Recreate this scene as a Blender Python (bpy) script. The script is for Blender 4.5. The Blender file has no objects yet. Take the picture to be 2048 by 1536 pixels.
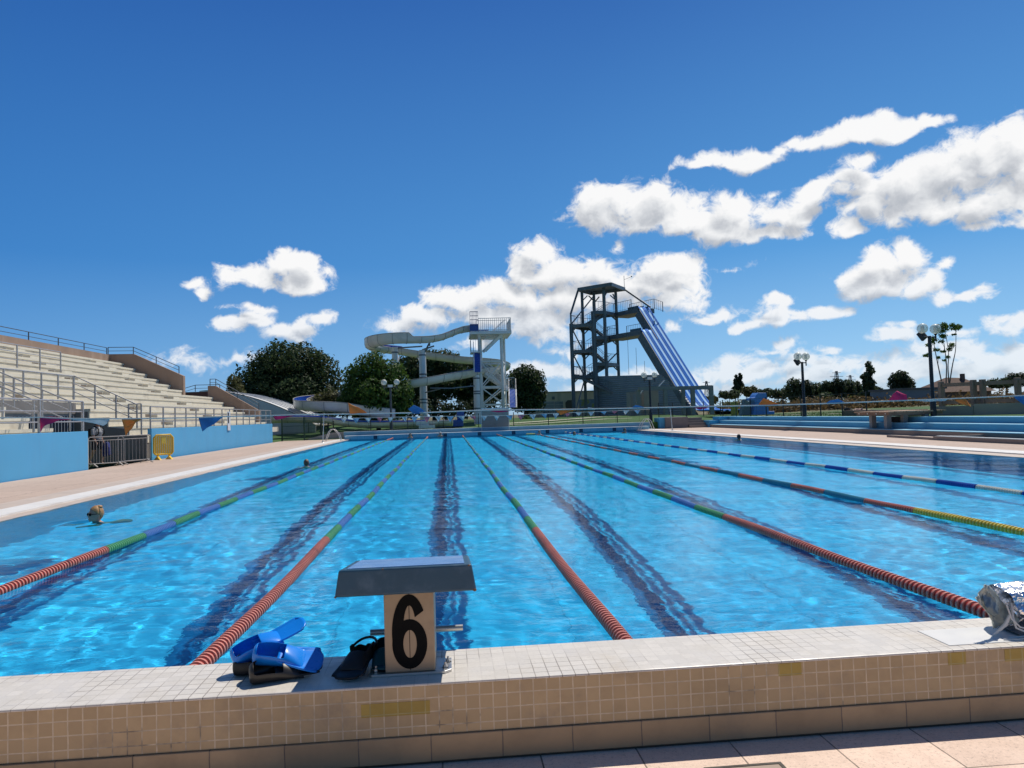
import bpy, bmesh, math, random
from mathutils import Vector, Matrix, noise as mnoise
random.seed(7)
C = bpy.context.scene.collection
R = math.radians
# ------------------------------------------------------------------ helpers
def link(o, parent=None):
    C.objects.link(o)
    if parent is not None: o.parent = parent
    return o
def tag(o, label=None, cat=None, group=None, kind=None):
    if label: o['label'] = label
    if cat: o['category'] = cat
    if group: o['group'] = group
    if kind: o['kind'] = kind
    return o
def thing(name, label, cat, loc=(0, 0, 0), rz=0, group=None):
    o = bpy.data.objects.new(name, None); C.objects.link(o)
    o.empty_display_size = 0.2
    o.location = loc; o.rotation_euler = (0, 0, rz)
    return tag(o, label, cat, group)
def kids(o): return [c for c in o.children]
def dup(o, loc=None, rz=None, label=None, parent=None):
    c = o.copy(); C.objects.link(c)
    if parent is not None: c.parent = parent
    if loc is not None: c.location = loc
    if rz is not None: c.rotation_euler = (0, 0, rz)
    if label: c['label'] = label
    for ch in kids(o): dup(ch, parent=c)
    return c
class MB:
    """collects boxes, bars, tubes, sheets; build() links them as one mesh object"""
    def __init__(s): s.v = []; s.f = []; s.mi = []; s.m = 0
    def add(s, vs, fs):
        n = len(s.v); s.v += [tuple(v) for v in vs]
        for f in fs: s.f.append([i + n for i in f]); s.mi.append(s.m)
        return s
    def box(s, x0, x1, y0, y1, z0, z1):
        return s.add([(x0,y0,z0),(x1,y0,z0),(x1,y1,z0),(x0,y1,z0),(x0,y0,z1),(x1,y0,z1),(x1,y1,z1),(x0,y1,z1)],
                     [(0,3,2,1),(4,5,6,7),(0,1,5,4),(1,2,6,5),(2,3,7,6),(3,0,4,7)])
    def bar(s, a, b, w, h=None, up=(0, 0, 1)):
        a = Vector(a); b = Vector(b); h = w if h is None else h
        d = (b - a).normalized(); up = Vector(up)
        if abs(d.dot(up)) > .98: up = Vector((1, 0, 0))
        r = d.cross(up).normalized() * (w / 2); u = r.cross(d).normalized() * (h / 2)
        vs = [a-r-u, a+r-u, a+r+u, a-r+u, b-r-u, b+r-u, b+r+u, b-r+u]
        return s.add(vs, [(0,1,2,3),(7,6,5,4),(0,4,5,1),(1,5,6,2),(2,6,7,3),(3,7,4,0)])
    def tube(s, pts, r, n=8, caps=True, closed=False):
        pts = [Vector(p) for p in pts]; N = len(pts)
        rad = r if isinstance(r, (list, tuple)) else [r] * N
        base = len(s.v); prev = None
        for i, p in enumerate(pts):
            if closed: d = (pts[(i+1) % N] - pts[i-1]).normalized()
            else: d = (pts[min(i+1, N-1)] - pts[max(i-1, 0)]).normalized()
            if prev is None:
                up = Vector((0, 0, 1)) if abs(d.z) < .95 else Vector((1, 0, 0))
                x = d.cross(up).normalized()
            else:
                x = (prev - d * prev.dot(d)).normalized()
            prev = x; y = d.cross(x)
            for k in range(n):
                a = 2 * math.pi * k / n
                s.v.append(tuple(p + (x * math.cos(a) + y * math.sin(a)) * rad[i]))
        for i in range(N if closed else N - 1):
            for k in range(n):
                a0 = base + i * n + k; a1 = base + i * n + (k+1) % n
                j = (i+1) % N
                s.f.append([a0, a1, base + j*n + (k+1) % n, base + j*n + k]); s.mi.append(s.m)
        if caps and not closed:
            s.f.append([base + k for k in reversed(range(n))]); s.mi.append(s.m)
            s.f.append([base + (N-1)*n + k for k in range(n)]); s.mi.append(s.m)
        return s
    def lathe(s, prof, c=(0, 0, 0), n=20, axis='z'):
        base = len(s.v); c = Vector(c)
        for (r, h) in prof:
            for k in range(n):
                a = 2 * math.pi * k / n
                v = (r*math.cos(a), r*math.sin(a), h)
                if axis == 'y': v = (v[0], v[2], -v[1])
                if axis == 'x': v = (v[2], v[1], -v[0])
                s.v.append(tuple(c + Vector(v)))
        for i in range(len(prof) - 1):
            for k in range(n):
                s.f.append([base+i*n+k, base+i*n+(k+1) % n, base+(i+1)*n+(k+1) % n, base+(i+1)*n+k]); s.mi.append(s.m)
        return s
    def prism(s, poly, a, b, plane='xz'):
        """polygon (2d) extruded between a and b along the third axis"""
        n = len(poly)
        def P(q, t):
            return {'xz': (q[0], t, q[1]), 'xy': (q[0], q[1], t), 'yz': (t, q[0], q[1])}[plane]
        vs = [P(q, a) for q in poly] + [P(q, b) for q in poly]
        fs = [list(range(n)), list(range(2*n-1, n-1, -1))]
        fs += [[i, i+n, (i+1) % n + n, (i+1) % n] for i in range(n)]
        return s.add(vs, fs)
    def sphere(s, c, r, n=16, m=10, sc=(1, 1, 1)):
        base = len(s.v)
        for i in range(m + 1):
            t = math.pi * i / m
            for k in range(n):
                a = 2 * math.pi * k / n
                s.v.append((c[0] + r*sc[0]*math.sin(t)*math.cos(a), c[1] + r*sc[1]*math.sin(t)*math.sin(a), c[2] + r*sc[2]*math.cos(t)))
        for i in range(m):
            for k in range(n):
                s.f.append([base+i*n+k, base+(i+1)*n+k, base+(i+1)*n+(k+1) % n, base+i*n+(k+1) % n]); s.mi.append(s.m)
        return s
    def grid(s, fn, nu, nv):
        base = len(s.v)
        for i in range(nu + 1):
            for j in range(nv + 1): s.v.append(tuple(fn(i/nu, j/nv)))
        for i in range(nu):
            for j in range(nv):
                a = base + i*(nv+1) + j
                s.f.append([a, a+nv+1, a+nv+2, a+1]); s.mi.append(s.m)
        return s
    def build(s, name, mats, parent=None, smooth=False, bevel=0, seg=2, angle=40, weld=True):
        me = bpy.data.meshes.new(name)
        me.from_pydata(s.v, [], s.f); me.update()
        for m in (mats if isinstance(mats, (list, tuple)) else [mats]): me.materials.append(m)
        if len(me.materials) > 1: me.polygons.foreach_set('material_index', s.mi)
        bm = bmesh.new(); bm.from_mesh(me)
        if weld: bmesh.ops.remove_doubles(bm, verts=bm.verts, dist=1e-5)
        bmesh.ops.recalc_face_normals(bm, faces=bm.faces)
        bm.to_mesh(me); bm.free()
        if smooth:
            me.polygons.foreach_set('use_smooth', [True] * len(me.polygons))
            if smooth != 'all': me.set_sharp_from_angle(angle=R(angle))
        o = bpy.data.objects.new(name, me); link(o, parent)
        if bevel:
            b = o.modifiers.new('bevel', 'BEVEL'); b.width = bevel; b.segments = seg; b.limit_method = 'ANGLE'; b.angle_limit = R(35)
        return o
# ------------------------------------------------------------------ materials
class NT:
    def __init__(s, tree): s.t = tree; s.n = tree.nodes; s.l = tree.links
    def new(s, typ, **kw):
        n = s.n.new(typ)
        for k, v in kw.items():
            if k.startswith('i_'): n.inputs[k[2:].replace('_', ' ')].default_value = v
            else: setattr(n, k, v)
        return n
    def link(s, a, b): s.l.new(a, b)
    def val(s, x, inp):
        if hasattr(x, 'links'): s.l.new(x, inp)
        elif x is not None: inp.default_value = x
    def math(s, op, a, b=None, c=None, clamp=False):
        n = s.n.new('ShaderNodeMath'); n.operation = op; n.use_clamp = clamp
        for i, x in enumerate((a, b, c)):
            if x is not None: s.val(x, n.inputs[i])
        return n.outputs[0]
    def vmath(s, op, a, b=None, out=0):
        n = s.n.new('ShaderNodeVectorMath'); n.operation = op
        for i, x in enumerate((a, b)):
            if x is not None: s.val(x, n.inputs[i])
        return n.outputs['Value' if op in ('LENGTH', 'DOT_PRODUCT', 'DISTANCE') else 'Vector']
    def noise(s, vec, scale, detail=4, rough=.55, dist=0, out='Fac', dim='3D'):
        n = s.n.new('ShaderNodeTexNoise'); n.noise_dimensions = dim
        n.inputs['Scale'].default_value = scale; n.inputs['Detail'].default_value = detail
        n.inputs['Roughness'].default_value = rough; n.inputs['Distortion'].default_value = dist
        if vec is not None: s.l.new(vec, n.inputs['Vector'])
        return n.outputs[0 if out == 'Fac' else 1]
    def ramp(s, fac, stops, interp='LINEAR'):
        n = s.n.new('ShaderNodeValToRGB'); n.color_ramp.interpolation = interp
        e = n.color_ramp.elements
        while len(e) < len(stops): e.new(.5)
        for i, (p, c) in enumerate(stops):
            e[i].position = p; e[i].color = tuple(c) + (1,) if len(c) == 3 else c
        s.val(fac, n.inputs[0]); return n.outputs[0]
    def map(s, v, a, b, c=0, d=1, smooth=False):
        n = s.n.new('ShaderNodeMapRange'); n.interpolation_type = 'SMOOTHSTEP' if smooth else 'LINEAR'
        s.val(v, n.inputs[0])
        for i, x in enumerate((a, b, c, d)): s.val(x, n.inputs[i+1])
        return n.outputs[0]
    def mix(s, f, a, b, mode='MIX'):
        n = s.n.new('ShaderNodeMix'); n.data_type = 'RGBA'; n.blend_type = mode
        s.val(f, n.inputs[0])
        for x, i in ((a, 6), (b, 7)):
            if isinstance(x, (tuple, list)): x = tuple(x) + (1,) if len(x) == 3 else tuple(x)
            s.val(x, n.inputs[i])
        return n.outputs[2]
    def sep(s, v):
        n = s.n.new('ShaderNodeSeparateXYZ'); s.l.new(v, n.inputs[0]); return n.outputs
    def comb(s, x, y, z):
        n = s.n.new('ShaderNodeCombineXYZ')
        for i, q in enumerate((x, y, z)): s.val(q, n.inputs[i])
        return n.outputs[0]
    def bump(s, h, strength=.3, dist=.01, normal=None):
        n = s.n.new('ShaderNodeBump'); n.inputs['Strength'].default_value = strength; n.inputs['Distance'].default_value = dist
        s.l.new(h, n.inputs['Height'])
        if normal is not None: s.l.new(normal, n.inputs['Normal'])
        return n.outputs[0]
def newmat(name):
    m = bpy.data.materials.new(name); m.use_nodes = True
    t = NT(m.node_tree); b = t.n['Principled BSDF']
    tc = t.new('ShaderNodeTexCoord')
    return m, t, b, tc.outputs['Object']
def mat(name, col, rough=.6, metal=0, var=.12, scale=3.0, bump=0, bscale=40, dirt=None, dirtamt=.4, dscale=1.2, spec=.5, streak=False):
    """painted / concrete / metal surface: base colour broken up by two noises, optional dirt and grain"""
    m, t, b, co = newmat(name)
    v = co
    n1 = t.noise(v, scale, 5, .6)
    c0 = tuple(max(0, x * (1 - var)) for x in col); c1 = tuple(min(1, x * (1 + var)) for x in col)
    c = t.ramp(n1, [(.3, c0), (.7, c1)])
    if dirt:
        vv = v
        if streak:
            mp = t.new('ShaderNodeMapping'); mp.inputs['Scale'].default_value = (1, 1, .12); t.link(v, mp.inputs[0]); vv = mp.outputs[0]
        n2 = t.noise(vv, dscale, 7, .65)
        f = t.map(n2, .48, .72, 0, dirtamt, True)
        c = t.mix(f, c, dirt)
    t.link(c, b.inputs['Base Color'])
    n3 = t.noise(v, scale * 4, 3)
    t.link(t.map(n3, .3, .7, max(.02, rough - .08), min(1, rough + .08)), b.inputs['Roughness'])
    b.inputs['Metallic'].default_value = metal
    b.inputs['Specular IOR Level'].default_value = spec
    if bump:
        t.link(t.bump(t.noise(v, bscale, 4, .6), bump, .01), b.inputs['Normal'])
    return m
SKY_AIR, SKY_DUST, SKY_OZ = 1.0, 0.2, 1.5
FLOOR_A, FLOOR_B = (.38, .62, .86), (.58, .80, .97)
POOLWALL = (.20, .42, .58)
TINT = (.25, .845, 1.0)
WAVE = 1.4
BUMP = .50
MNEE = True
CLOUDSTR = 1.0
SKY_SAT, SKY_HUE = 1.3, .5
STR = .065; SKY_MIX = .85
BLOBS = [(0.3539,0.3171,34.61,102.48,1.0),(0.3893,0.3167,35.36,69.13,1.0),(0.4178,0.3191,32.47,59.95,1.0),(0.4552,0.3235,33.38,71.05,1.0),(0.485,0.3166,31.15,85.89,1.0),(0.5147,0.3206,35.13,79.33,1.0),(0.5436,0.3254,32.87,63.45,1.0),(0.5771,0.326,41.46,60.3,1.0),(0.6011,0.319,38.39,75.97,1.0),(0.6249,0.3197,49.18,102.64,1.0),(0.2149,0.274,24.56,31.31,1.0),(0.2527,0.2843,24.86,41.58,1.0),(0.2931,0.2843,30.28,46.8,1.0),(0.2721,0.2636,13.78,43.58,1.0),(0.3378,0.2485,22.22,43.92,1.0),(0.393,0.2588,29.14,40.38,1.0),(0.3823,0.2315,17.83,44.16,1.0),(0.4393,0.2473,23.75,42.95,1.0),(0.4756,0.2459,34.06,51.66,1.0),(0.4321,0.2232,18.48,61.88,1.0),(0.5061,0.266,29.2,64.97,1.0),(0.5558,0.2876,40.63,67.26,1.0),(0.5438,0.2721,30.26,57.52,1.0),(0.5271,0.221,39.62,69.66,1.0),(0.5675,0.2449,23.42,37.57,1.0),(0.6059,0.256,24.42,32.29,1.0),(0.6427,0.2662,25.52,30.43,1.0),(0.6731,0.2767,30.22,34.01,1.0),(0.7018,0.2759,27.6,29.38,1.0),(0.7328,0.2532,21.24,24.18,1.0),(0.62,0.2249,16.79,44.07,1.0),(0.6801,0.2259,18.13,33.36,1.0),(0.7071,0.199,24.9,83.79,0.7),(0.1371,0.219,26.41,54.0,1.0),(0.1191,0.1963,32.23,49.96,1.0),(0.1673,0.1943,24.36,44.21,1.0),(0.2013,0.186,21.07,41.79,1.0),(0.2384,0.2316,92.5,69.75,0.5),(0.3027,0.1963,21.88,63.91,1.0),(0.3253,0.1849,38.54,76.78,0.8),(0.2885,0.171,16.98,37.99,1.0),(0.314,0.1494,25.67,44.66,1.0),(0.248,0.1634,18.76,34.22,1.0),(-0.0614,0.1261,29.55,82.53,0.8),(-0.0238,0.1377,24.39,52.96,1.0),(0.0144,0.1587,29.08,49.5,1.0),(0.0489,0.1634,29.0,49.47,1.0),(0.0835,0.1638,28.99,49.45,1.0),(0.1177,0.1559,20.77,37.07,1.0),(0.0482,0.1376,13.19,41.0,1.0),(0.1235,0.1217,18.22,32.01,1.0),(0.1727,0.1537,18.35,33.06,1.0),(0.1434,0.1005,29.21,61.12,0.8),(0.0332,0.0971,36.39,73.27,0.7),(-0.2754,0.1829,36.45,79.56,1.0),(-0.248,0.1869,35.75,71.72,1.0),(-0.2166,0.2038,46.44,52.38,1.0),(-0.1944,0.2045,51.99,55.75,1.0),(-0.1979,0.1851,31.17,55.47,1.0),(-0.1657,0.1954,69.94,110.16,0.6),(-0.32,0.173,50.13,134.55,0.9),(-0.3096,0.1641,84.81,114.58,0.8),(-0.2455,0.1506,44.77,111.49,0.85),(-0.2729,0.1481,74.93,196.85,0.4),(-0.2733,0.1195,41.11,87.1,1.0),(-0.2427,0.1295,35.72,55.51,1.0),(-0.2117,0.1233,31.51,64.03,1.0),(-0.1851,0.1201,43.22,58.62,1.0),(-0.1669,0.1359,59.34,84.46,1.0),(-0.3153,0.0824,18.69,79.37,0.32),(-0.3441,0.078,28.95,114.79,0.28),(-0.2739,0.0798,32.89,111.49,0.55),(0.53,0.1628,39.84,63.18,1.0),(0.5557,0.172,36.82,46.38,1.0),(0.5857,0.1714,34.61,49.86,1.0),(0.5628,0.147,23.41,46.23,1.0),(0.6104,0.1357,39.15,56.76,1.0),(0.6292,0.1511,76.37,107.88,0.8),(0.6355,0.1241,50.31,95.71,0.9),(0.6676,0.1216,46.66,117.13,0.9),(0.6966,0.0833,48.63,68.56,1.0),(0.6829,0.0903,88.83,88.34,0.9),(0.3711,0.1212,39.64,85.03,0.9),(0.3518,0.1172,43.53,108.62,0.8),(0.4462,0.13,37.12,98.24,0.9),(0.4454,0.1108,27.94,65.28,1.0),(0.4113,0.1035,36.23,96.59,0.9),(0.4693,0.109,56.56,79.03,0.9),(0.505,0.1175,35.15,80.34,0.95),(0.5278,0.1168,74.29,115.93,0.7),(0.5732,0.0811,37.66,82.63,0.9),(0.5818,0.0907,72.56,138.44,0.8),(0.6457,0.0764,51.07,122.97,0.6),(0.453,0.0782,42.03,130.32,0.7),(0.4375,0.0695,36.97,155.36,0.7),(0.5144,0.073,52.03,160.37,0.7),(0.3831,0.177,46.81,155.51,0.45),(0.669,0.1971,46.56,149.4,0.5),(0.447,0.2801,63.55,206.89,0.4),(0.3056,0.1033,63.69,107.16,0.6),(0.1386,0.0596,13.34,104.32,0.7),(0.1635,0.0861,36.63,104.69,0.5),(0.4057,0.0452,10.44,59.04,0.8),(0.3031,0.0398,12.96,62.18,0.7),(0.4671,0.0582,28.5,78.53,0.8),(0.5247,0.0486,25.79,61.91,0.9),(0.5793,0.0393,21.35,48.65,0.9),(0.6321,0.054,25.45,71.04,0.9),(0.661,0.0375,19.4,51.04,0.9),(0.6993,0.0436,31.7,44.53,1.0),(0.6068,0.0617,32.71,64.65,0.8),(0.4952,0.0313,11.26,72.17,0.8),(0.3924,0.0262,8.36,95.51,0.6),(0.2095,0.0366,9.4,81.59,0.6),(0.6792,0.0164,18.3,109.74,0.6)]
# ------------------------------------------------------------------ camera, sun, sky
sc = bpy.context.scene
cam = bpy.data.objects.new('camera', bpy.data.cameras.new('camera')); C.objects.link(cam)
CAMZ = 1.4375
cr, cu, cf = Vector((0.99564866, -0.08782743, -0.03114638)), Vector((0.0273087, -0.04456391, 0.99863321)), Vector((0.0890954, 0.99513838, 0.04197154))
cam.matrix_world = Matrix(((cr.x, cu.x, -cf.x, 0), (cr.y, cu.y, -cf.y, 0), (cr.z, cu.z, -cf.z, CAMZ), (0, 0, 0, 1)))
cam.data.sensor_width = 36; cam.data.lens = 36 * 1457.08 / 2048
cam.data.clip_start = .05; cam.data.clip_end = 12000
sc.camera = cam
SUN_EL, SUN_AZ = 58.5, 46.0           # azimuth measured from +Y (the far end) towards +X
sd = Vector((math.sin(R(SUN_AZ)) * math.cos(R(SUN_EL)), math.cos(R(SUN_AZ)) * math.cos(R(SUN_EL)), math.sin(R(SUN_EL))))
sl = bpy.data.lights.new('sun', 'SUN'); sl.energy = 4.2; sl.angle = R(.53); sl.color = (1, .94, .84)
sun = bpy.data.objects.new('sun', sl); C.objects.link(sun)
sun.rotation_euler = sd.to_track_quat('Z', 'Y').to_euler(); sun.location = (30, 20, 60)
vs = sc.view_settings
sc.display_settings.display_device = 'sRGB'
vs.view_transform = 'Standard'; vs.look = 'None'; vs.gamma = 1; vs.use_curve_mapping = False; vs.exposure = 0.0
w = bpy.data.worlds.new('World'); sc.world = w; w.use_nodes = True
t = NT(w.node_tree); t.n.clear()
sky = t.new('ShaderNodeTexSky'); sky.sky_type = 'NISHITA'; sky.sun_disc = False
sky.sun_elevation = R(SUN_EL); sky.sun_rotation = R(SUN_AZ)
sky.altitude = 30; sky.air_density = SKY_AIR; sky.dust_density = SKY_DUST; sky.ozone_density = SKY_OZ
out = t.new('ShaderNodeOutputWorld')
bg0 = t.new('ShaderNodeBackground'); tcw = t.new('ShaderNodeTexCoord')
elw = t.math('ARCSINE', t.sep(tcw.outputs['Generated'])[2])
grad = t.ramp(t.map(elw, 0, 1.5708), [(0, (.42, .63, .86)), (.045, (.235, .51, .87)), (.13, (.080, .315, .72)), (.36, (.027, .135, .475)), (.60, (.06, .14, .36)), (1, (.15, .19, .28))])
nis = t.mix(1, sky.outputs[0], (STR*.80, STR*.95, STR*1.15), 'MULTIPLY')
dsun = t.vmath('DOT_PRODUCT', tcw.outputs['Generated'], tuple(Vector((sd.x, sd.y, 0)).normalized()))
skc = t.mix(SKY_MIX, nis, grad)
fac = t.ramp(t.map(dsun, -1, 1), [(.05, (.53, .47, .40)), (.45, (.52, .53, .52)), (.62, (.50, .61, .69)), (.87, (.72, .75, .76)), (.99, (.98, .92, .85))])
skc = t.mix(1, skc, t.mix(1, fac, (1.25, 1.25, 1.25), 'MULTIPLY'), 'MULTIPLY')      # dimmed away from the sun; unseen back warm grey, set for the shade fill
skc = t.mix(t.map(elw, -.02, -.10), skc, (.10, .10, .085))
t.link(skc, bg0.inputs[0]); bg0.inputs[1].default_value = 1.0
t.link(bg0.outputs[0], out.inputs[0])
# clouds: a shell of sky 5 km out. How much cloud stands in each direction is a mesh attribute; the billows are fractal noise in its material
import numpy as np
CLR, HA, HE = 5000.0, .0034, .0034
na, ne = int(1.46/HA), int(.50/HE)
AZ, EL = np.meshgrid(np.linspace(-.62, .84, na), np.linspace(-.03, .47, ne))
def cover(A, E):
    out_ = np.full(A.shape, -3.0)
    for (a, e, ia, ie, s_) in BLOBS:
        dy = (E - e) * ie; dy = np.where(dy < 0, dy * 1.25, dy)
        L = np.sqrt(((A - a) * ia) ** 2 + dy ** 2)
        k = .12; v = s_ * (1 - L) - (1 - s_) * .25
        h = np.clip(.5 + .5 * (v - out_) / k, 0, 1)
        out_ = out_ * (1 - h) + v * h + k * h * (1 - h)
    return out_
OFF = (.010, .020)
wx, wy = np.zeros(AZ.shape), np.zeros(AZ.shape)
for (fq, am) in ((11, .020), (27, .012), (60, .004)):
    wv_ = np.array([(mnoise.noise((a*fq, e*fq*1.2, fq)), mnoise.noise((a*fq+31.7, e*fq*1.2+5.3, fq+11))) for a, e in zip(AZ.ravel(), EL.ravel())])
    wx += am*wv_[:, 0].reshape(AZ.shape); wy += am*.75*wv_[:, 1].reshape(AZ.shape)
cov = cover(AZ + wx, EL + wy)
covu = cover(AZ + wx + OFF[0], EL + wy + OFF[1])
P3 = np.stack([np.sin(AZ)*np.cos(EL), np.cos(AZ)*np.cos(EL), np.sin(EL)], -1).reshape(-1, 3) * CLR
idx = np.arange(na*ne).reshape(ne, na)
fa = np.stack([idx[:-1, :-1], idx[:-1, 1:], idx[1:, 1:], idx[1:, :-1]], -1).reshape(-1, 4)
me = bpy.data.meshes.new('sky'); me.from_pydata(P3.tolist(), [], fa.tolist()); me.update()
for nm, arr in (('cover', cov), ('cover_up', covu)):
    at = me.attributes.new(nm, 'FLOAT', 'POINT'); at.data.foreach_set('value', np.clip(arr, -2, 1).astype(np.float32).ravel())
me.polygons.foreach_set('use_smooth', [True]*len(me.polygons))
m, t, b, co = newmat('cumulus_sky'); t.n.remove(b)
dv = t.vmath('NORMALIZE', co); sx = t.sep(dv)
az = t.math('ARCTAN2', sx[0], sx[1]); el = t.math('ARCSINE', sx[2])
pv = t.comb(az, t.math('MULTIPLY', el, 1.15), 0)
att = lambda n_: t.new('ShaderNodeAttribute', attribute_name=n_).outputs['Fac']
def dens(p, c, det, k=1.0):
    n = t.noise(p, 22, det, .57, .5, dim='2D')
    bil = t.math('ABSOLUTE', t.math('SUBTRACT', t.noise(t.vmath('ADD', p, (3.3, 1.7, 0)), 48, max(2, det-3), .6, .35, dim='2D'), .5))
    d = t.math('MULTIPLY', t.math('SUBTRACT', n, .5), 2.1)
    d = t.math('SUBTRACT', d, t.math('MULTIPLY', t.math('SUBTRACT', bil, .10), 1.7 * k))
    return t.math('ADD', t.math('MINIMUM', t.math('MULTIPLY', c, 1.35), .85), d)
cA, cU = att('cover'), att('cover_up')
d0 = dens(pv, cA, 8)
pu = t.vmath('ADD', pv, (OFF[0]*.7, OFF[1]*.7, 0))
s0 = dens(pv, cA, 5, .8); s1 = dens(pu, cU, 5, .8)
alpha = t.map(d0, -.26, .60, 0, 1, True)
shade = t.math('ADD', t.math('MULTIPLY', t.math('SUBTRACT', s0, s1), .30), .84)
shade = t.math('SUBTRACT', shade, t.map(cU, .0, .85, -.04, .40))
shade = t.math('ADD', shade, t.math('MULTIPLY', t.math('SUBTRACT', d0, s0), .10))
cc = t.ramp(shade, [(0.10, (.40, .44, .50)), (.42, (.56, .585, .63)), (.66, (.74, .76, .79)), (.84, (.86, .87, .885)), (1.0, (.95, .95, .955))])
low = t.map(el, .0, .16, .60, 1.0)
em = t.new('ShaderNodeEmission'); t.link(cc, em.inputs[0]); em.inputs[1].default_value = CLOUDSTR
tr = t.new('ShaderNodeBsdfTransparent')
mx = t.new('ShaderNodeMixShader'); t.link(t.math('MULTIPLY', alpha, low), mx.inputs[0]); t.link(tr.outputs[0], mx.inputs[1]); t.link(em.outputs[0], mx.inputs[2])
t.link(mx.outputs[0], t.n['Material Output'].inputs[0])
try: m.cycles.emission_sampling = 'NONE'
except Exception: pass
me.materials.append(m)
skyo = link(bpy.data.objects.new('sky', me)); tag(skyo, kind='structure')
w.cycles.sampling_method = 'MANUAL'; w.cycles.sample_map_resolution = 512
cy = sc.cycles
cy.use_denoising = True
try: cy.denoiser = 'OPENIMAGEDENOISE'; cy.denoising_input_passes = 'RGB_ALBEDO_NORMAL'
except Exception: pass
cy.max_bounces = 8; cy.diffuse_bounces = 3; cy.glossy_bounces = 4; cy.transmission_bounces = 6; cy.transparent_max_bounces = 12
cy.sample_clamp_indirect = 4; cy.sample_clamp_direct = 0; cy.blur_glossy = .5
# ------------------------------------------------------------------ the pool
XL, XR, Y0, Y1, DEEP = -7.10, 13.92, 3.534, 53.24, -2.9
LANES = [-5.22 + 2.5 * i for i in range(8)]
ROPES = [1.03 + 2.5 * k for k in range(-2, 4)]
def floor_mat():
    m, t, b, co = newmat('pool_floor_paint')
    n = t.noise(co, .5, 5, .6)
    c = t.ramp(n, [(.3, FLOOR_A), (.7, FLOOR_B)])  # tone variation, with bright caustic patches painted into the floor colour
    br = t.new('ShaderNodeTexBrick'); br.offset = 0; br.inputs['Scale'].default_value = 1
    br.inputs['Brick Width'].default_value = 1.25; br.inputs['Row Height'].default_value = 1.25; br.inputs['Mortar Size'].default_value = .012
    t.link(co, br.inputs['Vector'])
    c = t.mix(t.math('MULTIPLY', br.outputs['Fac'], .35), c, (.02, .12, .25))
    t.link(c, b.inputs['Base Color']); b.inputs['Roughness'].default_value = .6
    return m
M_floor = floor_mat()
M_poolwall = mat('pool_wall_paint', POOLWALL, .5, var=.1, scale=1.2)
M_line = mat('lane_line_paint', (.010, .17, .36), .6, var=.15)
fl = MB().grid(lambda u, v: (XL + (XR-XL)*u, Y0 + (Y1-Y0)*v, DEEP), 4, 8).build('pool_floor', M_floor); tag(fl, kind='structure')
pw = MB()
pw.box(XL-.2, XL, Y0, Y1, DEEP-.1, -.02); pw.box(XR, XR+.2, Y0, Y1, DEEP-.1, -.02)
pw.box(XL-.2, XR+.2, Y0-.2, Y0, DEEP-.1, -.02); pw.box(XL-.2, XR+.2, Y1, Y1+.2, DEEP-.1, -.02)
tag(pw.build('pool_walls', M_poolwall), kind='structure')
ll = MB()
for x in LANES:
    ll.box(x-.13, x+.13, Y0+2, Y1-2, DEEP-.01, DEEP+.004)
    ll.box(x-.5, x+.5, Y0+1.7, Y0+2, DEEP-.01, DEEP+.004); ll.box(x-.5, x+.5, Y1-2, Y1-1.7, DEEP-.01, DEEP+.004)
tag(ll.build('lane_markings', M_line), kind='structure')
# water surface: long low waves as real relief, finer ripples as bump
SWIM = [(-5.38, 11.62), (-4.43, 23.3)]
def wave(x, y):
    h = 0.006 * math.sin(1.9*x + 3.1*y + 1.5*math.sin(.7*x+.4*y)) * mnoise.noise((x*.23, y*.23, 1.0))
    g = .55 + .6*max(0, mnoise.noise((x*.16, y*.11, 9.0)) + .35)
    h += g*(0.0078 * mnoise.noise((x*.75, y*1.15, 3.0)) + 0.0042 * mnoise.noise((x*1.9+.4*y, y*2.7, 7.0)) + 0.0030 * mnoise.noise((x*5+1.2*y, y*6.5, 5.0)))
    if y < 16: h += g*.0013 * mnoise.noise((x*11+2*y, y*13, 2.0))
    for sx_, sy_ in SWIM:
        r = math.hypot(x-sx_, (y-sy_))
        if r < 2.2: h += .020*math.cos(r*15)*math.exp(-r*1.9)*(1-r/2.2)
    return h * WAVE
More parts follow.
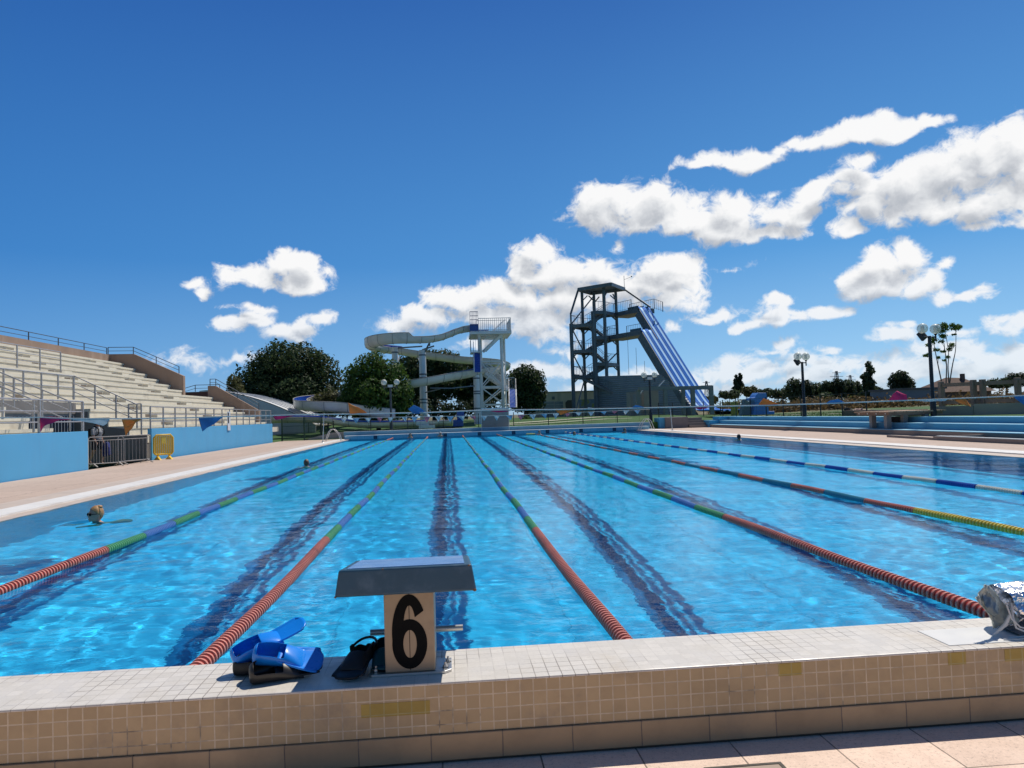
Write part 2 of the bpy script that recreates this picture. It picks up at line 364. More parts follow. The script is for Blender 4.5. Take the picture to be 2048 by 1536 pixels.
def water_mat():
    m, t, b, co = newmat('pool_water')
    t.n.remove(b)
    mp = t.new('ShaderNodeMapping'); mp.inputs['Scale'].default_value = (.8, 1.25, 1); mp.inputs['Rotation'].default_value = (0, 0, .35); t.link(co, mp.inputs[0])
    big = t.noise(co, .22, 3)
    n1 = t.noise(mp.outputs[0], 6.5, 3, .55, 1.0); n2 = t.noise(mp.outputs[0], 19, 2, .5, .8)
    h = t.math('ADD', t.math('MULTIPLY', n1, .0105), t.math('MULTIPLY', n2, .0036))
    h = t.math('MULTIPLY', h, t.map(big, .35, .68, .55, 1.25))
    bp = t.new('ShaderNodeBump'); bp.inputs['Strength'].default_value = BUMP; bp.inputs['Distance'].default_value = 1; t.link(h, bp.inputs['Height'])
    rf = t.new('ShaderNodeBsdfRefraction'); rf.inputs['IOR'].default_value = 1.333; rf.inputs['Roughness'].default_value = 0; rf.inputs['Color'].default_value = TINT + (1,)
    gl = t.new('ShaderNodeBsdfGlossy'); gl.inputs['Roughness'].default_value = .02; gl.inputs['Color'].default_value = (1, 1, 1, 1)
    fr = t.new('ShaderNodeFresnel'); fr.inputs['IOR'].default_value = 1.333
    bp2 = t.new('ShaderNodeBump'); bp2.inputs['Strength'].default_value = BUMP*.30; bp2.inputs['Distance'].default_value = 1; t.link(t.math('MULTIPLY', n1, .0105), bp2.inputs['Height'])
    t.link(bp2.outputs[0], rf.inputs['Normal'])
    for q in (gl, fr): t.link(bp.outputs[0], q.inputs['Normal'])
    mx = t.new('ShaderNodeMixShader'); t.link(t.math('MINIMUM', t.math('MULTIPLY', fr.outputs[0], .58), .30), mx.inputs[0]); t.link(rf.outputs[0], mx.inputs[1]); t.link(gl.outputs[0], mx.inputs[2])
    t.link(mx.outputs[0], t.n['Material Output'].inputs[0])
    return m
ys = [Y0]; 
while ys[-1] < Y1: ys.append(min(Y1, ys[-1] + max(.036, .0062 * ys[-1])))
NX = 420
xs = [XL + (XR-XL)*i/NX for i in range(NX+1)]
v = [(x, y, wave(x, y)) for y in ys for x in xs]; nx = len(xs)
f = [(j*nx+i, j*nx+i+1, (j+1)*nx+i+1, (j+1)*nx+i) for j in range(len(ys)-1) for i in range(nx-1)]
me = bpy.data.meshes.new('water'); me.from_pydata(v, [], f); me.update(); me.materials.append(water_mat())
me.polygons.foreach_set('use_smooth', [True]*len(me.polygons))
water = link(bpy.data.objects.new('water', me)); tag(water, kind='structure')
if MNEE:
    water.cycles.is_caustics_caster = True; fl.cycles.is_caustics_receiver = True
    for o in C.objects:
        if o.name in ('pool_walls', 'lane_markings'): o.cycles.is_caustics_receiver = True
    sl.cycles.is_caustics_light = True
# ------------------------------------------------------------------ near end: tiled kerb, deck, starting block, fins, foil bag
KF, KB, KT = 3.115, 3.534, .329
def tile_mat(name, base, grout, w, h, mort, bump=.35, var=.16, rough=.45, stain=None, off=(0, 0, 0), axes='xz', gvar=True, fade=0.0, WOB=.07, speck=0):
    m, t, b, co = newmat(name)
    s = t.sep(co)
    v = t.comb(s[0], s['xyz'.index(axes[1])], 0)
    v = t.vmath('ADD', v, off)
    wob = t.vmath('MULTIPLY', t.vmath('SUBTRACT', t.noise(v, 9, 2, out='Color'), (.5, .5, .5)), (WOB*w, WOB*w, 0))
    v2 = t.vmath('ADD', v, wob)
    br = t.new('ShaderNodeTexBrick'); br.offset = 0; br.squash = 1
    br.inputs['Scale'].default_value = 1; br.inputs['Brick Width'].default_value = w; br.inputs['Row Height'].default_value = h
    br.inputs['Mortar Size'].default_value = mort; br.inputs['Mortar Smooth'].default_value = .25; br.inputs['Bias'].default_value = 0
    br.inputs['Color1'].default_value = (0, 0, 0, 1); br.inputs['Color2'].default_value = (1, 1, 1, 1); br.inputs['Mortar'].default_value = (.5, .5, .5, 1)
    t.link(v2, br.inputs['Vector'])
    c0 = tuple(x*(1-var) for x in base); c1 = tuple(x*(1+var) for x in base)
    tint = t.mix(br.outputs['Color'], c0, c1)
    blot = t.noise(co, 7, 6, .65)
    tint = t.mix(t.map(blot, .4, .75, 0, .45, True), tint, tuple(x*.72 for x in base))
    gf = br.outputs['Fac']
    if fade:                                    # grout worn flush or filled over in patches
        gf = t.math('MULTIPLY', gf, t.map(t.noise(co, 1.7, 3, .6), .42, .60, fade, 1, True))
    g = t.mix(t.noise(co, 22, 4), tuple(x*.55 for x in grout), tuple(min(1, x*1.25) for x in grout)) if gvar else None
    g = t.mix(t.map(t.noise(co, 1.9, 5, .7), .56, .66, 0, .85, True), g, tuple(x*.16 for x in grout))
    c = t.mix(gf, tint, g)
    if stain:
        c = t.mix(t.map(t.noise(co, 2.3, 7, .7), .52, .74, 0, .7, True), c, stain)
    if speck:
        sp_ = t.math('ADD', t.math('MULTIPLY', t.noise(co, 55, 3, .7), .6), t.math('MULTIPLY', t.noise(co, 150, 2), .4))
        c = t.mix(t.map(sp_, .54, .62, 0, speck), c, tuple(x*.42 for x in base)); c = t.mix(t.map(sp_, .46, .38, 0, speck*.6), c, tuple(min(1, x*1.35) for x in base))
    t.link(c, b.inputs['Base Color'])
    t.link(t.map(blot, .3, .7, rough-.1, rough+.15), b.inputs['Roughness'])
    hh = t.math('SUBTRACT', t.math('MULTIPLY', t.noise(co, 60, 3), .12), t.math('MULTIPLY', gf, .5))
    t.link(t.bump(hh, bump, .004), b.inputs['Normal'])
    return m
M_face = tile_mat('kerb_face_tiles', (.50, .355, .195), (.68, .55, .38), .0568, .0568, .0030, var=.07, stain=(.30, .23, .16), off=(.012, .016, 0))
M_top = tile_mat('kerb_top_tiles', (.70, .645, .565), (.29, .24, .19), .0568, .0568, .0022, var=.06, stain=(.60, .52, .41), off=(.0, .021, 0), axes='xy', rough=.38, fade=.12, speck=.16)
M_base = tile_mat('kerb_base_tiles', (.42, .29, .165), (.20, .15, .11), .297, .3, .003, var=.10, off=(.105, .1, 0), stain=(.30, .22, .14), WOB=.02)
M_slab = tile_mat('deck_slabs', (.80, .60, .475), (.26, .19, .15), .41, .41, .004, var=.07, off=(.06, .12, 0), axes='xy', rough=.75, stain=(.68, .50, .39), WOB=.012, speck=.5)
kx0, kx1 = XL - 1.5, XR + 1.5
kerb = thing('pool_end_kerb', 'long raised tiled kerb along the near end of the pool', 'kerb', (0, 0, 0))
MB().box(kx0, kx1, KF, KB, .119, KT-.012).build('tiled_face', M_face, kerb)
b_ = MB().box(kx0, kx1, KF-.004, KB+.004, KT-.012, KT).build('tiled_top', M_top, kerb, bevel=.006)
MB().box(kx0, kx1, KF-.012, KB, .012, .117).build('base_course', M_base, kerb, bevel=.003)
MB().box(kx0, kx1, KF+.004, KB, -.3, .0125).build('base_joint', mat('dark_joint', (.12, .085, .06), .8), kerb)
MB().box(kx0, kx1, KB-.02, KB-.001, -.35, KT-.013).build('inner_face', mat('kerb_inner', (.30, .5, .6), .5), kerb)
ym = tile_mat('yellowed_tiles', (.42, .29, .06), (.45, .36, .14), .0568, .0568, .0030, var=.12, off=(.012, .016, 0))
for (x0, x1, z0, z1) in ((-.39, -.107, .203, .258), (1.405, 1.51, .262, .316), (2.19, 2.275, .262, .316), (2.46, 2.70, .262, .316)):
    MB().box(x0, x1, KF-.0012, KF+.002, z0, z1).build('yellow_mark', ym, kerb)
MB().box(2.235, 2.72, 3.165, 3.392, KT-.002, KT+.003).build('white_panel', mat('white_plate', (.70, .685, .65), .45, var=.03), kerb, bevel=.002)
deck = MB().box(-30, 34, -8, KF-.001, -.2, 0).build('near_deck', M_slab); tag(deck, kind='structure')
dc = thing('drain_cover', 'dark steel drain cover set in the deck slabs at the foot of the kerb', 'drain cover', (1.0, 2.80, 0))
steel_d = mat('dark_steel', (.10, .095, .09), .45, .8, var=.2)
q = MB(); q.box(-.02, .30, -.10, -.085, 0, .005); q.box(-.02, .30, .085, .10, 0, .005); q.box(-.02, -.005, -.085, .085, 0, .005); q.box(.285, .30, -.085, .085, 0, .005)
q.build('frame', steel_d, dc)
MB().box(-.005, .285, -.085, .085, 0, .003).build('plate', mat('drain_plate', (.42, .32, .25), .7, var=.15), dc)
# --- starting block
blk = thing('starting_block', 'blue starting block on a grey pillar painted with a black 6', 'starting block', (-.19, 3.225, KT))
M_pil = mat('pillar_metal', (.36, .275, .185), .42, .25, var=.12, scale=5, dirt=(.2, .15, .11), dirtamt=.6, dscale=6, bump=.05)
M_ss = mat('stainless_steel', (.62, .60, .57), .36, .9, var=.04, scale=3)
M_blue = mat('block_blue_paint', (.022, .075, .125), .42, var=.08, scale=6, dirt=(.10, .17, .24), dirtamt=.5, dscale=9, bump=.06)
M_bltop = mat('block_top_grip', (.11, .26, .52), .6, var=.12, scale=8, dirt=(.26, .34, .44), dirtamt=.6, dscale=4, bump=.5, bscale=420)
M_black = mat('black_paint', (.006, .006, .006), .75, var=.2, spec=.12)
MB().box(-.108, .108, .0, .30, .012, .392).build('pillar', M_pil, blk, bevel=.006)
MB().prism([(-.178, .0), (-.165, -.012), (.15, -.012), (.178, .012), (.178, .16), (-.178, .16)], .0, .012, 'xy').build('base_plate', M_ss, blk, bevel=.002)
for (bx, by) in ((.150, .032), (.162, .105), (-.150, .032), (-.162, .105)):
    MB().lathe([(0, .036), (.005, .036), (.005, .024), (.011, .024), (.011, .012), (.016, .012), (.016, .0121)], (bx, by, .0), 6).build('bolt', M_ss, blk, smooth=True)
MB().box(-.0012, .0012, -.0012, .002, .02, .385).build('seam', M_black, blk)
g = MB().tube([(-.205, .345, .09), (.235, .345, .09)], .0155, 16).build('hand_grip', M_ss, blk, smooth=True)
for xx in (-.06, .06): MB().box(xx-.012, xx+.012, .295, .34, .07, .11).build('grip_bracket', M_ss, blk)
# platform: tapered slab tilted towards the water
def plat(u0, u1, v0, v1, top, bot):
    return [(u0-bot, v0-bot*.6), (u1+bot, v0-bot*.6), (u1+bot, v1+bot*.6), (u0-bot, v1+bot*.6)]
pb = MB()
w0, w1, d0, d1 = -.282, .274, -.105, .47
zt0, zt1, th = .482, .412, .112
B4 = [(w0-.018, d0), (w1+.018, d0), (w1+.018, d1), (w0-.018, d1)]
T4 = [(w0, d0+.008), (w1, d0+.008), (w1, d1-.01), (w0, d1-.01)]
zz = lambda y: zt0 + (zt1-zt0)*(y-d0)/(d1-d0)
pb.add([(x, y, zz(y)-th) for x, y in B4] + [(x, y, zz(y)) for x, y in T4],
       [(3, 2, 1, 0), (4, 5, 6, 7), (0, 1, 5, 4), (1, 2, 6, 5), (2, 3, 7, 6), (3, 0, 4, 7)])
pf = pb.build('platform', M_blue, blk, bevel=.009, seg=3)
tg = MB()
e = .03
T5 = [(w0+e, d0+.008+e), (w1-e, d0+.008+e), (w1-e, d1-.01-e), (w0+e, d1-.01-e)]
tg.add([(x, y, zz(y)-.001) for x, y in T5] + [(x, y, zz(y)+.003) for x, y in T5], [(3, 2, 1, 0), (4, 5, 6, 7), (0, 1, 5, 4), (1, 2, 6, 5), (2, 3, 7, 6), (3, 0, 4, 7)])
tg.build('grip_surface', M_bltop, blk, bevel=.001)
rust = mat('chipped_rust', (.17, .09, .05), .8, var=.3)
for (x, y, z, sx_, sz_) in ((.284, -.106, .373, .008, .006), (-.10, -.099, .478, .004, .003), (.262, -.099, .476, .005, .004), (-.296, -.106, .372, .005, .004)):
    MB().sphere((x, y, z), 1, 8, 6, (sx_, .0035, sz_)).build('rust_chip', rust, blk, smooth='all')
# numeral 6 on the pillar
n6 = MB()
def ell(cx, cz, rx, rz, a): return (cx + rx*math.cos(a), cz + rz*math.sin(a))
NS = 40
cx_, S_ = .0, .318/550
def P6(px_, py_): return ((px_-1373)*S_, (955-py_)*S_ + .026)
bo = [ell(1373, 772, 130, 183, 2*math.pi*i/NS) for i in range(NS)]; bi = [ell(1375, 772, 50, 103, 2*math.pi*i/NS) for i in range(NS)]
vv = [(P6(x, y)[0], -.0016, P6(x, y)[1]) for x, y in bo + bi]; vv += [(x, .001, z) for x, y, z in vv]
n6.add(vv, [(i, (i+1) % NS, NS+(i+1) % NS, NS+i) for i in range(NS)] + [(i, 2*NS+i, 2*NS+(i+1) % NS, (i+1) % NS) for i in range(NS)])
A0_, A1_ = R(-34), R(-192)
ho = [ell(1373, 690, 130, 285, A0_ + (A1_-A0_)*i/30) for i in range(31)]; hi = [ell(1375, 690, 48, 203, A0_ + (A1_-A0_)*i/30) for i in range(31)]
vv = [(P6(x, y)[0], -.0026, P6(x, y)[1]) for x, y in ho + hi]; vv += [(x, .001, z) for x, y, z in vv]
n6.add(vv, [(i, i+1, 32+i, 31+i) for i in range(30)] + [(i, i+1, 63+i, 62+i) for i in range(30)])
n6.build('numeral', M_black, blk)
# --- swim fins
def loft(mb, secs, skip=lambda i, k: False):
    base = len(mb.v); n = len(secs[0])
    for s_ in secs: mb.v += [tuple(p) for p in s_]
    for i in range(len(secs)-1):
        for k in range(n):
            if skip(i, k): continue
            mb.f.append([base+i*n+k, base+i*n+(k+1) % n, base+(i+1)*n+(k+1) % n, base+(i+1)*n+k]); mb.mi.append(mb.m)
    return mb
def fin(name, label, matl, loc, rot, L=.36, bladew=.095, strap=False, group=None, heel=True, soft=1.0):
    o = thing(name, label, 'swim fin', loc, 0, group); o.rotation_euler = rot
    n = 20; secs = []
    prof = [(-.004, .020, .022, .030), (.0, .034, .036, .032), (.015, .043, .045, .036), (.05, .047, .045, .040), (.09, .050, .042, .038), (.13, .053, .036, .033), (.17, .056, .026, .024), (.20, .058, .016, .015), (.215, .058, .007, .008)]
    for (x, wd, hh, zc) in prof:
        ring = []
        for k in range(n):
            a = 2*math.pi*(k+.5)/n
            y = wd * math.copysign(abs(math.cos(a))**.8, math.cos(a)); z = zc + hh*math.sin(a)
            if math.sin(a) < 0: z = zc + max(-zc, hh*1.1*math.sin(a))
            ring.append((x, y, z))
        secs.append(ring)
    mb = MB()
    top = lambda k: abs((k+.5)/n - .25) < .16
    i0 = 0 if strap else 2
    loft(mb, secs, lambda i, k: top(k) and i0 <= i <= 4)
    mb.f.append([k for k in range(n)]); mb.mi.append(0)
    p = mb.build('foot_pocket', matl, o, smooth='all')
    sm = p.modifiers.new('solid', 'SOLIDIFY'); sm.thickness = .004; sm.offset = 0
    sb = p.modifiers.new('sub', 'SUBSURF'); sb.levels = 1; sb.render_levels = 2
    bl = MB()
    def bf(u, v):
        x = .10 + (L-.10)*u; wd = .050 + (bladew-.050)*min(1, u*1.3)**.8
        e_ = abs(v*2-1)
        y = (v*2-1)*wd*(1 if u < .85 else (1-.25*((u-.85)/.15)**2))
        z = .010 + .022*(1-u)**2 + .02*soft*u*u + .010*max(0, e_-.78)/.22*(1-.6*u)
        if u > .9: x -= .018*e_**3
        return (x, y, z)
    bl.grid(bf, 18, 20)
    bb = bl.build('blade', matl, o, smooth='all'); s2 = bb.modifiers.new('solid', 'SOLIDIFY'); s2.thickness = .008; s2.offset = 0
    if strap:
        pts = [(.06-.075*math.sin(math.pi*i/10), .056*math.cos(math.pi*i/10), .055 + .02*math.sin(math.pi*i/10)) for i in range(11)]
        MB().tube(pts, .006, 8).build('heel_strap', matl, o, smooth=True)
        for s in (-1, 1): MB().box(.045, .075, s*.055-.006, s*.055+.006, .045, .068).build('buckle', M_black, o, bevel=.002)
    return o
M_bfin = mat('blue_rubber', (.006, .23, .80), .26, var=.06)
M_kfin = mat('black_rubber', (.022, .019, .017), .38, var=.2, scale=8)
M_kfin2 = mat('matt_black_rubber', (.007, .008, .010), .55, var=.2, scale=8)
M_teal = mat('teal_rubber', (.005, .07, .085), .4, var=.1)
FG = 'swim fins left on the kerb'
fin('swim_fin', 'shiny blue swim fin on top of the pile, its open foot pocket facing up', M_bfin, (-.868, 3.305, KT+.075), (R(20), R(6), R(4)), .295, .080, group=FG, soft=-.2)
fin('swim_fin', 'blue swim fin at the left end of the pile, tilted with its blade pointing up', M_bfin, (-.962, 3.375, KT+.038), (R(14), R(-24), R(20)), .335, .062, group=FG, soft=.5)
fin('swim_fin', 'black rubber fin at the front of the pile by the kerb edge', M_kfin, (-.868, 3.245, KT+.012), (R(26), R(-3), R(17)), .30, .058, group=FG, soft=.6)
fin('swim_fin', 'black rubber fin at the bottom of the pile, under both blue fins', M_kfin2, (-.962, 3.365, KT+.004), (0, R(-2), R(-4)), .33, .07, group=FG, soft=.3)
fin('swim_fin', 'black fin with heel strap beside the pillar, blade towards the deck', M_kfin2, (-.385, 3.44, KT+.030), (R(4), R(3), R(-106)), .275, .072, strap=True, group=FG, soft=-.5)
fin('swim_fin', 'dark teal fin tucked between the black strapped fin and the block pillar', M_teal, (-.325, 3.50, KT+.012), (0, 0, R(-84)), .26, .05, group=FG, soft=.2)
# --- foil bag
bag = thing('foil_bag', 'crinkled silver foil bag with white drawstrings at the right end of the kerb', 'bag', (2.60, 3.33, KT))
mF, tF, bF, coF = newmat('silver_foil')
bF.inputs['Metallic'].default_value = 1; bF.inputs['Base Color'].default_value = (.86, .86, .87, 1); bF.inputs['Roughness'].default_value = .22
vr = tF.new('ShaderNodeTexVoronoi'); vr.inputs['Scale'].default_value = 15; vr.distance = 'EUCLIDEAN'
tF.link(tF.vmath('ADD', coF, tF.vmath('MULTIPLY', tF.noise(coF, 9, 4, out='Color'), (.09, .09, .09))), vr.inputs['Vector'])
hF = tF.math('ADD', vr.outputs['Distance'], tF.math('MULTIPLY', tF.noise(coF, 20, 3, .5, 1.0), .7))
tF.link(tF.bump(hF, .9, .022), bF.inputs['Normal'])
M_in = mat('bag_lining', (.40, .44, .40), .45, .3, var=.15, scale=12, bump=.5, bscale=30)
def bagsec(x, r1, r2, zc, seed, sag=0):
    ring = []
    for k in range(40):
        a = 2*math.pi*k/40
        c_, s_ = math.cos(a), math.sin(a)
        rr = 1 + .16*mnoise.noise((x*6+seed, c_*2.2, s_*2.2)) + .07*mnoise.noise((x*17, c_*6, s_*6))
        y = r1*rr*c_; z = max(.003 + .008*abs(mnoise.noise((x*9, a*2, 3))), zc + r2*rr*s_)
        ring.append((x - sag*(z-.1), y, z))
    return ring
mb = MB(); loft(mb, [bagsec(.035 + .55*i/26, .105+.03*min(1, i/6)-.012*(i > 18)*(i-18)/8, .108-.02*abs(i-9)/17, .115, 2, .25*max(0, 1-i/9)) for i in range(27)])
b1 = mb.build('bag_body', mF, bag, smooth='all'); b1.modifiers.new('sub', 'SUBSURF').render_levels = 1
FPX0 = 1457.08
def U0(px, py, y):
    d = cf + cr*((px-1024)/FPX0) + cu*((768-py)/FPX0); return Vector((0, 0, CAMZ)) + d*(y/d.y) - Vector((2.60, 3.33, KT))
def flap(pxs, name, m, y0, amp, seed):
    bm = bmesh.new(); bm.faces.new([bm.verts.new(U0(px, py, y0+dy)) for px, py, dy in pxs])
    bmesh.ops.triangulate(bm, faces=bm.faces[:])
    for _ in range(2): bmesh.ops.subdivide_edges(bm, edges=bm.edges[:], cuts=2, use_grid_fill=True); bmesh.ops.triangulate(bm, faces=bm.faces[:])
    for v in bm.verts:
        q_ = mnoise.noise((v.co.x*14+seed, v.co.y*10, v.co.z*14)); r_ = abs(mnoise.noise((v.co.x*38, seed, v.co.z*38)))
        v.co.y += amp*(q_ - .6*r_); v.co.x += amp*.3*q_
    me = bpy.data.meshes.new(name); bm.to_mesh(me); bm.free(); me.materials.append(m); me.polygons.foreach_set('use_smooth', [True]*len(me.polygons))
    o = link(bpy.data.objects.new(name, me), bag); sm = o.modifiers.new('solid', 'SOLIDIFY'); sm.thickness = .003; return o
flap([(1968, 1168, 0), (1956, 1186, -.01), (1950, 1197, -.02), (1957, 1206, -.02), (1972, 1224, -.01), (1980, 1240, -.01), (1986, 1256, 0), (2012, 1249, -.01), (2036, 1240, 0), (2026, 1225, .02), (2008, 1207, .03), (1998, 1197, .03), (1990, 1184, .03), (1979, 1172, .01)], 'bag_mouth', M_in, 3.27, .035, 3)
flap([(1970, 1185, 0), (1966, 1196, -.005), (1971, 1222, 0), (1986, 1234, .0), (1998, 1216, .01), (1990, 1196, .01), (1978, 1186, 0)], 'mouth_fold', mat('bag_fold', (.17, .22, .24), .4, .3, var=.2, scale=12), 3.245, .03, 8)
M_str = mat('white_cord', (.72, .70, .66), .6, var=.08)
def cord(pts, r): MB().tube(pts, r, 6).build('drawstring', M_str, bag, smooth=True)
cord([(-.012, -.10, .10), (-.035, -.10, .06), (-.075, -.09, .02), (-.09, -.085, .006)], [.007, .009, .006, .003])
cord([(-.015, -.09, .14), (-.01, -.11, .085), (.02, -.12, .05), (.09, -.125, .03), (.2, -.125, .04)], .004)
cord([(.02, -.075, .15), (.0, -.105, .09), (.005, -.115, .045), (.06, -.13, .02)], .005)
cord([(.2, -.13, .012), (.06, -.135, .012), (-.05, -.13, .006), (-.085, -.145, .006), (-.02, -.155, .006), (.16, -.15, .008)], .004)
cord([(.3, -.16, .012), (.1, -.165, .010), (.0, -.17, .006), (.03, -.185, .006), (.25, -.175, .01)], .0045)
tw = thing('grey_towel', 'flattened grey cloth under the foil bag, folded flat', 'cloth', (2.60, 3.255, KT))
MB().grid(lambda u, v: (.02+.55*u + .02*mnoise.noise((u*3, v*3, 1)), -.05+.17*v, .004 + .012*math.sin(v*math.pi)**.5 + .006*mnoise.noise((u*9, v*5, 4))), 24, 10).build('cloth', mat('grey_cloth', (.16, .16, .165), .85, var=.1), tw, smooth='all')
# ------------------------------------------------------------------ lane ropes
def plastic(n, c): return mat(n, c, .38, var=.10, scale=2)
P_red, P_blue, P_green = plastic('red_floats', (.34, .025, .018)), plastic('blue_floats', (.012, .05, .25)), plastic('green_floats', (.015, .14, .045))
P_teal, P_yel, P_white, P_dblue = plastic('teal_floats', (.015, .17, .27)), plastic('yellow_floats', (.62, .42, .03)), plastic('cream_floats', (.66, .64, .50)), plastic('navy_floats', (.01, .06, .36))
P_pale = plastic('pale_red_rims', (.66, .24, .17))
def rim(n, c):
    return plastic(n, c)
RIM = {P_red: P_pale, P_blue: rim('pale_blue_rims', (.16, .32, .66)), P_green: rim('pale_green_rims', (.14, .46, .20)), P_teal: rim('pale_teal_rims', (.05, .28, .38)), P_yel: rim('pale_yellow_rims', (.75, .60, .12)), P_white: rim('white_rims', (.75, .74, .66)), P_dblue: rim('pale_navy_rims', (.03, .11, .46))}
M_cable = mat('steel_cable', (.35, .36, .37), .4, .8)
def rope(x, segs, label, y_start, r=.051):
    o = thing('lane_rope', label, 'lane rope', (x, y_start, .02), 0, 'floating lane ropes')
    yend = Y1 - .15 - y_start
    MB().tube([(0, yend*i/40, -.0 + .0*i) for i in range(41)], .006, 6).build('cable', M_cable, o)
    for (a, b, m) in segs:
        mb = MB(); y = a
        while y < b - .02:
            far = (y + y_start) > 16
            p = .052 if not far else (.085 if y + y_start < 30 else .3)
            zc = .006*math.sin(y*1.7) ; xo = .012*math.sin(y*.9+x)
            nn = 18 if y + y_start < 9 else (12 if not far else 8)
            pl = min(p, b-y)
            mb.m = 0; mb.lathe([(r*.80, -pl*.5), (r*.80, pl*.5)], (xo, y+pl*.5, zc), nn, 'y')
            mb.m = 1; mb.lathe([(r*.80, -pl*.20), (r*1.0, -pl*.17), (r*1.02, 0), (r*1.0, pl*.17), (r*.80, pl*.20)], (xo, y+pl*.5, zc), nn, 'y')
            y += p
        s = mb.build('float_section', [m, RIM[m]], o, smooth=True, weld=False)
    return o
def alt(a, b, step, ms):
    out_, i = [], 0
    while a < b: out_.append((a, min(b, a+step), ms[i % len(ms)])); a += step; i += 1
    return out_
E_ = Y1 - .3 - Y0
rd = 5.25
spec = [
 (ROPES[0], [(.02, rd, P_red)] + alt(rd, E_-5, 1.05, [P_green, P_blue]) + [(E_-5, E_, P_red)], 'lane rope by the left pool side, red then green and blue, next to two swimmers'),
 (ROPES[1], [(.02, rd, P_red)] + alt(rd, E_-5, 1.05, [P_green, P_blue]) + [(E_-5, E_, P_red)], 'lane rope running just left of the starting block, red float end by the blue fins'),
 (ROPES[2], [(.02, rd, P_red)] + alt(rd, E_-5, 1.05, [P_green, P_blue]) + [(E_-5, E_, P_red)], 'lane rope just right of the starting block, long red end then green and blue'),
 (ROPES[3], [(.02, rd+.4, P_red)] + alt(rd+.4, E_-5, 1.05, [P_green, P_blue]) + [(E_-5, E_, P_red)], 'lane rope whose red end reaches the kerb beside the silver foil bag'),
 (ROPES[4], [(.02, rd+.2, P_yel)] + alt(rd+.2, E_, 1.15, [P_red, P_teal]), 'lane rope in red and teal blocks with a yellow near end'),
 (ROPES[5], alt(.02, E_, .95, [P_dblue, P_white]), 'lane rope in navy and cream blocks, the farthest to the right'),
]
for x, segs, lab in spec: rope(x, segs, lab, Y0+.04)
# ------------------------------------------------------------------ ground, decks, far end
M_deck = tile_mat('pink_concrete', (.52, .395, .315), (.34, .24, .19), 1.5, 1.5, .012, var=.05, off=(.3, .2, 0), axes='xy', rough=.8, stain=(.43, .325, .26))
M_cop_w = mat('coping_white', (.76, .73, .68), .5, var=.06, scale=2, dirt=(.6, .52, .45), dirtamt=.5)
M_cop_b = mat('coping_beige', (.55, .45, .37), .6, var=.08, scale=2, dirt=(.42, .35, .29), dirtamt=.5)
def strip(name, x0, x1, y0, y1, z0, z1, m): return tag(MB().box(x0, x1, y0, y1, z0, z1).build(name, m), kind='structure')
strip('deck', -12.05, -8.62, KF+.002, 62, -.25, .030, M_deck)
strip('coping', -8.62, -7.95, KB, 55, -.25, .034, M_cop_b)
strip('coping', -7.95, -7.38, KB, 55, -.25, .040, M_cop_w)
strip('coping', -7.38, XL+.03, KB+.01, Y1+.3, -.12, .012, M_cop_b)
strip('deck', 15.35, 19.6, KF+.002, 56, -.25, .030, M_deck)
strip('coping', 14.55, 15.35, KB, 55, -.25, .040, M_cop_w)
strip('coping', XR-.03, 14.55, KB+.01, Y1+.3, -.12, .012, M_cop_b)
def ground_mat():
    m, t, b, co = newmat('ground')
    s = t.sep(co)
    n1 = t.noise(co, .35, 8, .65); n2 = t.noise(co, .05, 5, .6); n3 = t.noise(co, 6, 4, .6)
    g = t.ramp(n1, [(.28, (.035, .085, .018)), (.55, (.055, .14, .028)), (.75, (.11, .16, .05))])
    dry = t.ramp(n1, [(.3, (.13, .115, .055)), (.6, (.20, .165, .085)), (.78, (.10, .12, .05))])
    far = t.map(t.math('ADD', t.math('ADD', s[1], t.map(s[0], 24, 32, 0, 34)), t.math('MULTIPLY', t.math('SUBTRACT', n2, .5), 40)), 98, 112, 0, 1)
    c = t.mix(far, g, dry)
    c = t.mix(t.math('MULTIPLY', n3, .35), c, (.02, .035, .01))
    t.link(c, b.inputs['Base Color']); b.inputs['Roughness'].default_value = .95
    t.link(t.bump(t.noise(co, 9, 6, .7), .8, .06), b.inputs['Normal'])
    return m
gx = [-3500, -900, -260, -120, -60, -32, -24, -18, -12.2, -12.0, XL-.21, XR+.21, 19.4, 21.6, 21.62, 26, 34, 50, 80, 130, 260, 900, 3500]
gy = [-900, -60, -8, 0, KF-.01, KB-.19, Y1+.21, 54.3, 54.32, 57, 62, 70, 80, 95, 115, 140, 180, 260, 500, 1200, 4500]
def gz(x, y):
    if x <= 21.6 and y <= 54.3 and x >= -12.2: return -.26
    if x < -12.2: 
        return -.26 if y < 54.3 else -.05 + .6*min(1, (y-54.3)/14)
    if x > 21.6:
        base = .765
        return base + min(.35, max(0, (x-34)*.01)) - .05*(y > 95) + .004*max(0, min(y, 260)-140)*0
    d = y - 54.3
    z = .53 + min(.42, d*.030)
    if x < 0: z -= .55*min(1, (0-x)/9)*max(0, 1-d/14)
    return z
gv = [(x, y, gz(x, y)) for y in gy for x in gx]; nx_ = len(gx); gf = []
for j in range(len(gy)-1):
    for i in range(nx_-1):
        cxm, cym = (gx[i]+gx[i+1])/2, (gy[j]+gy[j+1])/2
        if XL-.21 < cxm < XR+.21 and KB-.19 < cym < Y1+.21: continue
        gf.append((j*nx_+i, j*nx_+i+1, (j+1)*nx_+i+1, (j+1)*nx_+i))
me = bpy.data.meshes.new('ground'); me.from_pydata(gv, [], gf); me.update(); me.materials.append(ground_mat())
tag(link(bpy.data.objects.new('ground', me)), kind='structure')
